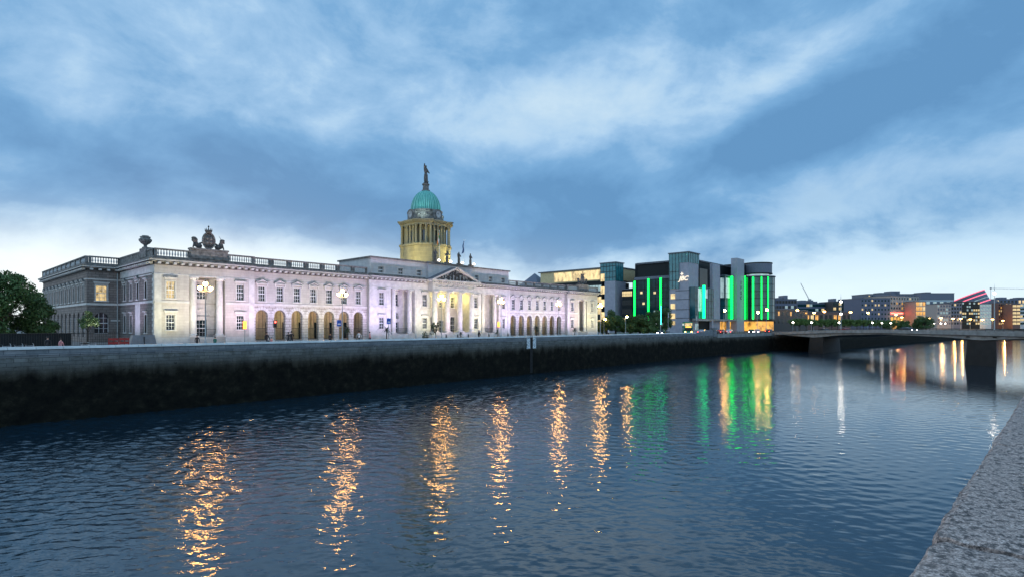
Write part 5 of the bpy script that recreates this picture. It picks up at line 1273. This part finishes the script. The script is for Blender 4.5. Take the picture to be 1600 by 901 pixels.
# ---------------------------------------------------------------- people
def person(loc,h,label,coat,rz=0,walk=.2,seed=0,bag=None,sit=False,group=None,leg='trousers_dark'):
    w=walk; V=[(0,0,.53),(0,0,.66),(0,0,.80),(0,0,.86),(0,0,.945), (.055,w*.3,.50),(.06,w*.45,.28),(.06,w*.62+(-.02),.03),(.06,w*.62-.07,.015), (-.055,-w*.2,.50),(-.06,-w*.35,.28),(-.06,-w*.9+.0,.04),(-.06,-w*.9-.07,.015), (.115,0,.79),(.14,-.02-w*.3,.63),(.13,-.06-w*.5,.5),(.13,-.07-w*.5,.46), (-.115,0,.79),(-.14,w*.3,.63),(-.13,w*.4-.03,.5),(-.13,w*.4-.04,.46)]
    Rd=[.085,.078,.075,.035,.062,.055,.037,.024,.02,.055,.037,.024,.02,.045,.033,.024,.02,.045,.033,.024,.02]
    E_=[(0,1),(1,2),(2,3),(3,4),(0,5),(5,6),(6,7),(7,8),(0,9),(9,10),(10,11),(11,12),(2,13),(13,14),(14,15),(15,16),(2,17),(17,18),(18,19),(19,20)]
    me=bpy.data.meshes.new('t'); me.from_pydata([(a*h,b*h,c*h) for a,b,c in V],E_,[]); o=bpy.data.objects.new('t',me); C.objects.link(o)
    o.modifiers.new('s','SKIN')
    for i,a in enumerate(Rd): me.skin_vertices[0].data[i].radius=(a*h,a*h*.8); me.skin_vertices[0].data[i].use_root=(i==0)
    s2=o.modifiers.new('u','SUBSURF'); s2.levels=1; s2.render_levels=1
    dg=bpy.context.evaluated_depsgraph_get(); m2=bpy.data.meshes.new_from_object(o.evaluated_get(dg)); bpy.data.objects.remove(o)
    m2.materials.clear(); m2.name='person'
    for q in (leg,coat,'skin'): m2.materials.append(MT[q])
    for p in m2.polygons:
        z=p.center.z/h; p.use_smooth=True; p.material_index=0 if (z<.52 and abs(p.center.x/h)<.11) else (2 if z>.85 or z<.49 else 1)
    r=bpy.data.objects.new('person',m2); C.objects.link(r); r.location=loc; r.rotation_euler=(0,0,rz); tag(r,label,'person',group)
    g=mb('hair_dark'); g.ball((0,.012*h,.962*h),.062*h,.95,1.05,.95,seg=10,rings=7); g.build('hair',r,smooth=True)
    if bag: g=mb(bag); g.box(.14*h,-.08*h,.30*h,.19*h,.05*h,.44*h); g.build('bag',r)
    return r
PG='people walking along the quay'
PP=[(417,70,1.78,'coat_black','hooded person in black walking beside a child before the first arches',.5,.15),(424,70,1.15,'coat_pink','small child in a pale jacket beside the hooded person in black',.6,.1),
    (450.5,70,1.75,'coat_black','person in a dark coat on the left of the pair before the third arch',2.8,.12),(455.5,70,1.85,'coat_black','taller person in a dark coat on the right of the pair before the third arch',-.2,.08),
    (516,70,1.55,'coat_black','lone person in dark clothes before the middle arches, left of the palm',.9,.2),(561,70,1.78,'coat_white','person in a white top striding before the last arch of the near arcade',1.5,.3),
    (578,70,1.7,'coat_pink','person in a pale pink jacket at the corner of the central block',1.2,.15),(308,69,1.55,'coat_black','person in dark clothes left of the first lit lamp',.3,.1),(336,68.5,1.35,'coat_green','bent person in a green jacket right of the first lit lamp',-.8,.2),
    (748.5,71,1.75,'coat_black','person in dark clothes near the right end of the portico steps',.2,.1),(951,78,1.75,'coat_white','person in a pale top past the far corner of the pale building',.5,.12),(74.5,67.5,1.55,'coat_black','person in black with fair cap near the left edge behind the parapet',.5,.1),(95,67.5,1.4,'coat_pink','person in a pale pink jacket behind the parapet near the left edge',.8,.1)]
for i,(px,yy,h,c,lb,rz,wk) in enumerate(PP): person((at_y(px,yy),yy,GZ+.0),h*1.06,lb,c,rz+PI/2 if i in (4,5) else rz,wk,i,'coat_black' if i in (0,5) else None,group=PG)
# ---------------------------------------------------------------- street things
def sign(px,yy,py,label,kind='blue'):
    x=at_y(px,yy); Z=dep(x,yy); h=hz(py,Z)-GZ; t=empty('road_sign',(x,yy,GZ),label,'sign',rz=0); g=mb('pole_grey'); g.tube((0,0,0),(0,0,h+.4),.04); g.build('pole',t)
    if kind=='blue':
        g=mb('sign_blue'); g.box(-.32,-.09,h-.45,.32,-.05,h+.35); g.build('plate',t); g=mb('painted_white'); g.box(-.2,-.1,h-.25,.2,-.092,h-.1); g.build('plate_marking',t)
    return t
sign(529.5,66,503.5,'blue rectangular sign on a pole just left of the first palm'); sign(607,66,500.5,'blue sign on a pole over the palm left of the portico')
def signal(px,yy,py,label,on,rz=0):
    x=at_y(px,yy); Z=dep(x,yy); h=hz(py,Z)-GZ; t=empty('traffic_signal',(x,yy,GZ),label,'traffic light','traffic lights along the quay'); g=mb('pole_grey'); g.tube((0,0,0),(0,0,h+.5),.05); g.build('pole',t)
    g=mb('amber_lamp' if on=='side' else 'black_iron'); g.box(-.16,-.12,h-.45,.16,.12,h+.45); g.build('housing',t)
    if on!='side': g=mb(on); g.ball((0,-.15,h+(.25 if on=='red_lamp' else -.25)),.11,1,.5,1,seg=8,rings=6); g.build('lens',t)
    return t
signal(382.5,68,507,'amber lit signal head in front of the pavilion window left of the first arch','side'); signal(429.5,68,505.5,'red traffic light between the first and second arches','red_lamp')
signal(779,68,506,'amber lit signal head just right of the portico','side'); signal(1030,92,510,'green traffic light under the dark trees near the bus','green_lamp')
t=empty('warning_barrier',(at_y(194,80),80,GZ),'red plastic roadworks barrier in front of the side wall of the pale building','barrier')
for i in range(2):
    g=mb('barrier_red'); 
    for z0,z1 in ((.1,.35),(.5,.75),(.95,1.2)): g.box(-1.6+i*1.1,-.05,z0,-.6+i*1.1,.05,z1)
    for x in (-1.58,-1.1,-.66): g.box(x+i*1.1,-.045,.05,x+.08+i*1.1,.045,1.25)
    g.box(-1.5+i*1.1,-.25,0,-1.3+i*1.1,.25,.07); g.box(-.9+i*1.1,-.25,0,-.7+i*1.1,.25,.07); g.build('panel',t)
t=empty('site_cabin',(at_y(222,82),82,GZ),'grey sloping-sided site hoarding beside the red barrier at the corner of the pale building','hoarding')
g=mb('hoarding_grey'); n=0; B_=[(-1.5,-.6,0),(1.5,-.6,0),(1.5,.9,0),(-1.5,.9,0),(-1.0,-.2,1.5),(1.35,-.2,1.5),(1.35,.8,1.5),(-1.0,.8,1.5)]; g.v+=B_
for q in ((0,1,5,4),(1,2,6,5),(2,3,7,6),(3,0,4,7),(4,5,6,7)): g.f.append(q); g.mi.append(0)
g.build('panel',t); g=mb('dark_frame'); g.box(.1,-.52,.1,.16,-.3,1.3); g.build('seam_post',t)
t=empty('iron_railing',(at_y(40,84),84,GZ),'long dark railing and hedge screen at the foot of the dark trees','railing'); x1=at_y(185,84)-at_y(-20,84); off=at_y(-20,84)-at_y(40,84)
g=mb('black_iron'); n=int(x1/.22)
for i in range(n): g.tube((off+i*.22,0,0),(off+i*.22,0,1.9),.022,seg=4)
for z in (.3,1.75): g.box(off,-.03,z,off+x1,.03,z+.07)
g.build('rails',t); g=mb('dark_frame'); xm=at_y(112,84)-at_y(40,84); g.box(off,.1,0,xm,.25,1.8); g.build('screen_panel',t)
BR='bicycles parked in a row behind the parapet at the left'; 
bk=None
for i,px in enumerate((8,27,44,131,142)):
    lb='parked bicycle behind the left parapet, '+['closest to the left edge','second from the left edge','third, by the trees','left of two under the small tree','right of two under the small tree'][i]
    loc=(at_y(px,66.4),66.4,GZ)
    if bk is None:
        bk=empty('bicycle',loc,lb,'bicycle',BR)
        for sx in (-.52,.52):
            g=mb('tyre_black')
            for k in range(16): a,b_=2*PI*k/16,2*PI*(k+1)/16; g.tube((sx+.34*math.cos(a),0,.35+.34*math.sin(a)),(sx+.34*math.cos(b_),0,.35+.34*math.sin(b_)),.02,seg=4)
            for k in range(8): a=PI*k/8; g.tube((sx-.33*math.cos(a),0,.35-.33*math.sin(a)),(sx+.33*math.cos(a),0,.35+.33*math.sin(a)),.006,seg=3)
            g.build('wheel',bk)
        g=mb('car_silver'); 
        for a,b_ in (((-.52,0,.35),(-.15,0,.85)),((-.15,0,.85),(.38,0,.88)),((-.05,0,.33),(.38,0,.85)),((-.05,0,.33),(-.17,0,.95)),((-.52,0,.35),(-.05,0,.33)),((.52,0,.35),(.36,0,1.0))): g.tube(a,b_,.022)
        g.build('frame',bk); g=mb('pole_grey'); g.tube((.33,-.27,1.08),(.33,.27,1.08),.018); g.tube((.36,0,1.0),(.33,0,1.08),.018); g.build('handlebar',bk)
        g=mb('tyre_black'); g.ball((-.19,0,.99),.13,1,.5,.3); g.build('saddle',bk)
    else: dup(bk,loc,lb,rz=random.uniform(-.2,.2))
# bollards along the portico steps
bl=None
for i,u in enumerate((48,51,54,57,60,63,66)):
    lb='short stone bollard on the pavement before the portico, %s from the left'%['first','second','third','fourth','fifth','sixth','seventh'][i]
    loc=(OX+u,OY-8.5,GZ)
    if bl is None:
        bl=empty('bollard',loc,lb,'bollard','stone bollards before the portico'); g=mb('dark_weathered_stone'); g.lathe([(.2,0),(.17,.1),(.14,.9)],seg=10); g.build('shaft',bl); g=mb('trim_stone'); g.ball((0,0,1.0),.16,seg=8,rings=6); g.build('ball_cap',bl)
    else: dup(bl,loc,lb)
# ---------------------------------------------------------------- vehicles
def vehicle(name,loc,rz,label,body_,L_=4.4,Wd=1.8,H=1.45,cat='car',group='cars on the road by the bridge'):
    t=empty(name,loc,label,cat,group,rz)
    prof=[(-L_/2,.3),(-L_/2,.75),(-L_/2+.15,.9),(-L_*.27,.95),(-L_*.13,H-.05),(L_*.2,H),(L_*.38,.98),(L_/2-.1,.9),(L_/2,.7),(L_/2,.3)]
    g=mb(body_); k=len(prof); hw=Wd/2
    def w(z): return hw if z<1.0 else hw*.8
    for (a,b_) in zip(prof,prof[1:]+prof[:1]): g.face([(a[0],-w(a[1]),a[1]),(a[0],w(a[1]),a[1]),(b_[0],w(b_[1]),b_[1]),(b_[0],-w(b_[1]),b_[1])])
    g.face([(p[0],-hw if p[1]<1 else -hw*.8,p[1]) for p in prof]); g.face([(p[0],hw if p[1]<1 else hw*.8,p[1]) for p in prof][::-1]); g.build('body',t)
    for sy in (-1,1): g=mb('window_glass'); g.face([(-L_*.23,sy*hw*.97,1.0),(-L_*.12,sy*hw*.84,H-.12),(L_*.19,sy*hw*.84,H-.08),(L_*.34,sy*hw*.97,1.02)][::sy]); g.build('side_window',t)
    g=mb('window_glass'); g.face([(-L_*.262,-hw*.75,1.0),(-L_*.262,hw*.75,1.0),(-L_*.142,hw*.7,H-.1),(-L_*.142,-hw*.7,H-.1)]); g.build('windscreen',t)
    for sx in (-.31,.31):
        for sy in (-1,1):
            g=mb('tyre_black'); g.tube((sx*L_,sy*(hw-.2),.32),(sx*L_,sy*(hw+.02),.32),.32,seg=14); o=g.build('wheel',t)
    for sy in (-1,1):
        g=mb('headlamp'); g.ball((-L_/2-.02,sy*hw*.7,.65),.13,.5,1.2,.8,seg=8,rings=5); g.build('headlight',t)
        g=mb('red_lamp'); g.ball((L_/2+.02,sy*hw*.72,.72),.12,.5,1.2,.9,seg=8,rings=5); g.build('tail_light',t)
    return t
# the front points along -x locally
VG='cars on the road by the bridge'
for px,Z,rz,bd,lb in ((1115,176,PI,'car_dark','dark car seen from behind with red tail lights just past the raised parapet end'),(1127,182,PI,'car_red','dark red car with tail lights before the green-striped block'),(1140,186,PI+.2,'car_silver','silver car with tail lights before the amber lit shopfronts'),
        (1174,188,.3,'car_dark','dark car with white headlights before the amber lit ground floor'),(1183,193,.2,'car_silver','silver car with white headlights just right of the dark one'),(1202,200,PI,'car_dark','dark car with red lights at the foot of the round glass corner'),(1098,178,PI,'car_silver','silver car half hidden behind the parapet beside the green bus'),
        (1033,162,.3,'car_dark','dark car with headlights at the foot of the tall green pole')):
    x,y=at(px,Z); vehicle('parked_car' if False else 'car',(x,y,GZ),rz,lb,bd,group=VG)
for px,off,rz_,bd,lb in ((1268,4.5,0,'car_dark','dark car crossing the bridge near its left pier'),(1290,6.5,0,'car_red','dark red car on the bridge left of the tall lamp post'),(1390,5,0,'car_dark','dark car in the middle of the bridge'),(1583,8,0,'car_silver','silver car with bright lights at the right end of the bridge')):
    p,t_=onbridge(px); p=p+bn*off; vehicle('car',(p.x,p.y,tp(t_)-1.09),BT+rz_,lb,bd,group='cars crossing the bridge')
x,y=at(1074,176); t=empty('double_decker_bus',(x,y,GZ),'green double-decker bus with lit front behind the end of the parapet','bus',rz=.5)
g=mb('bus_green'); g.box(-4.6,-1.25,.35,4.6,1.25,3.7); g.box(-4.45,-1.15,3.7,4.5,1.15,3.85); g.build('body',t)
for sy in (-1,1):
    for z in (1.35,2.7): g=mb('dark_glass' if z<2 else 'lit_window_cool'); g.box(-4.2,sy*1.26-.02,z,4.2,sy*1.26+.02,z+.65); g.build('window',t)
for z,mt in ((1.1,'window_glass'),(2.6,'lit_room')): g=mb(mt); g.box(-4.65,-1.1,z,-4.6,1.1,z+.9); g.build('windscreen',t)
g=mb('amber_lamp'); g.box(-4.66,-.8,2.15,-4.6,.8,2.45); g.build('destination_display',t)
for sx in (-2.8,2.8):
    for sy in (-1,1): g=mb('tyre_black'); g.tube((sx,sy*1.0,.48),(sx,sy*1.28,.48),.48,seg=14); g.build('wheel',t)
for sy in (-1,1): g=mb('sodium_lamp_far'); g.ball((-4.66,sy*.9,.8),.16,.5,1,1); g.build('headlight',t)
# tall green lit pole and flag masts
x,y=at(1032,150); t=empty('lighting_mast',(x,y,GZ),'tall thin mast glowing green beside the dark trees','mast'); g=mb('pole_grey'); g.tube((0,0,0),(0,0,hz(474,150)-GZ),.1,.05); g.tube((0,0,hz(476,150)-GZ),(.9,0,hz(479,150)-GZ),.04); g.build('pole',t); g=mb('green_lamp'); g.box(-.04,-.16,3,.04,-.11,8.0); g.build('green_light_strip',t)
for px,Z,yt,lb in ((1044,160,487,'slim grey mast with a furled banner right of the glowing green mast'),(1088,165,492,'thin grey post before the glass bay of the green-striped block')):
    x,y=at(px,Z); t=empty('flag_mast',(x,y,GZ),lb,'mast'); H_=hz(yt,Z)-GZ; g=mb('pole_grey'); g.tube((0,0,0),(0,0,H_),.07,.04); g.build('pole',t); g=mb('flag_white'); g.tube((.12,0,H_-.1),(.2,0,H_-1.5),.05,.16); g.build('flag',t)
# far small white globe lamps on the quay edge beyond the bridge
sg=None
for i,(px,py,Z) in enumerate(((1239,503,215),(1268,503,225),(1311,504,235),(1363,503.5,245),(1378,503.5,255),(1392,503.5,262),(1460,504,330),(1470,504,335),(1477,504,340))):
    x,y=at(px,Z); lb='small white globe lamp on a far quay post, %s from the left'%['first','second','third','fourth','fifth','sixth','seventh','eighth','ninth'][i]; h=hz(py,Z)-GZ
    if sg is None:
        sg=empty('globe_lamp',(x,y,GZ),lb,'lamp','small white globe lamps on the far quay'); g=mb('pole_grey'); g.tube((0,0,0),(0,0,h-.2),.06); g.build('pole',sg); g=mb('white_lamp'); g.ball((0,0,h),.28,seg=8,rings=6); g.build('lamp_globe',sg)
    else: dup(sg,(x,y,GZ),lb)
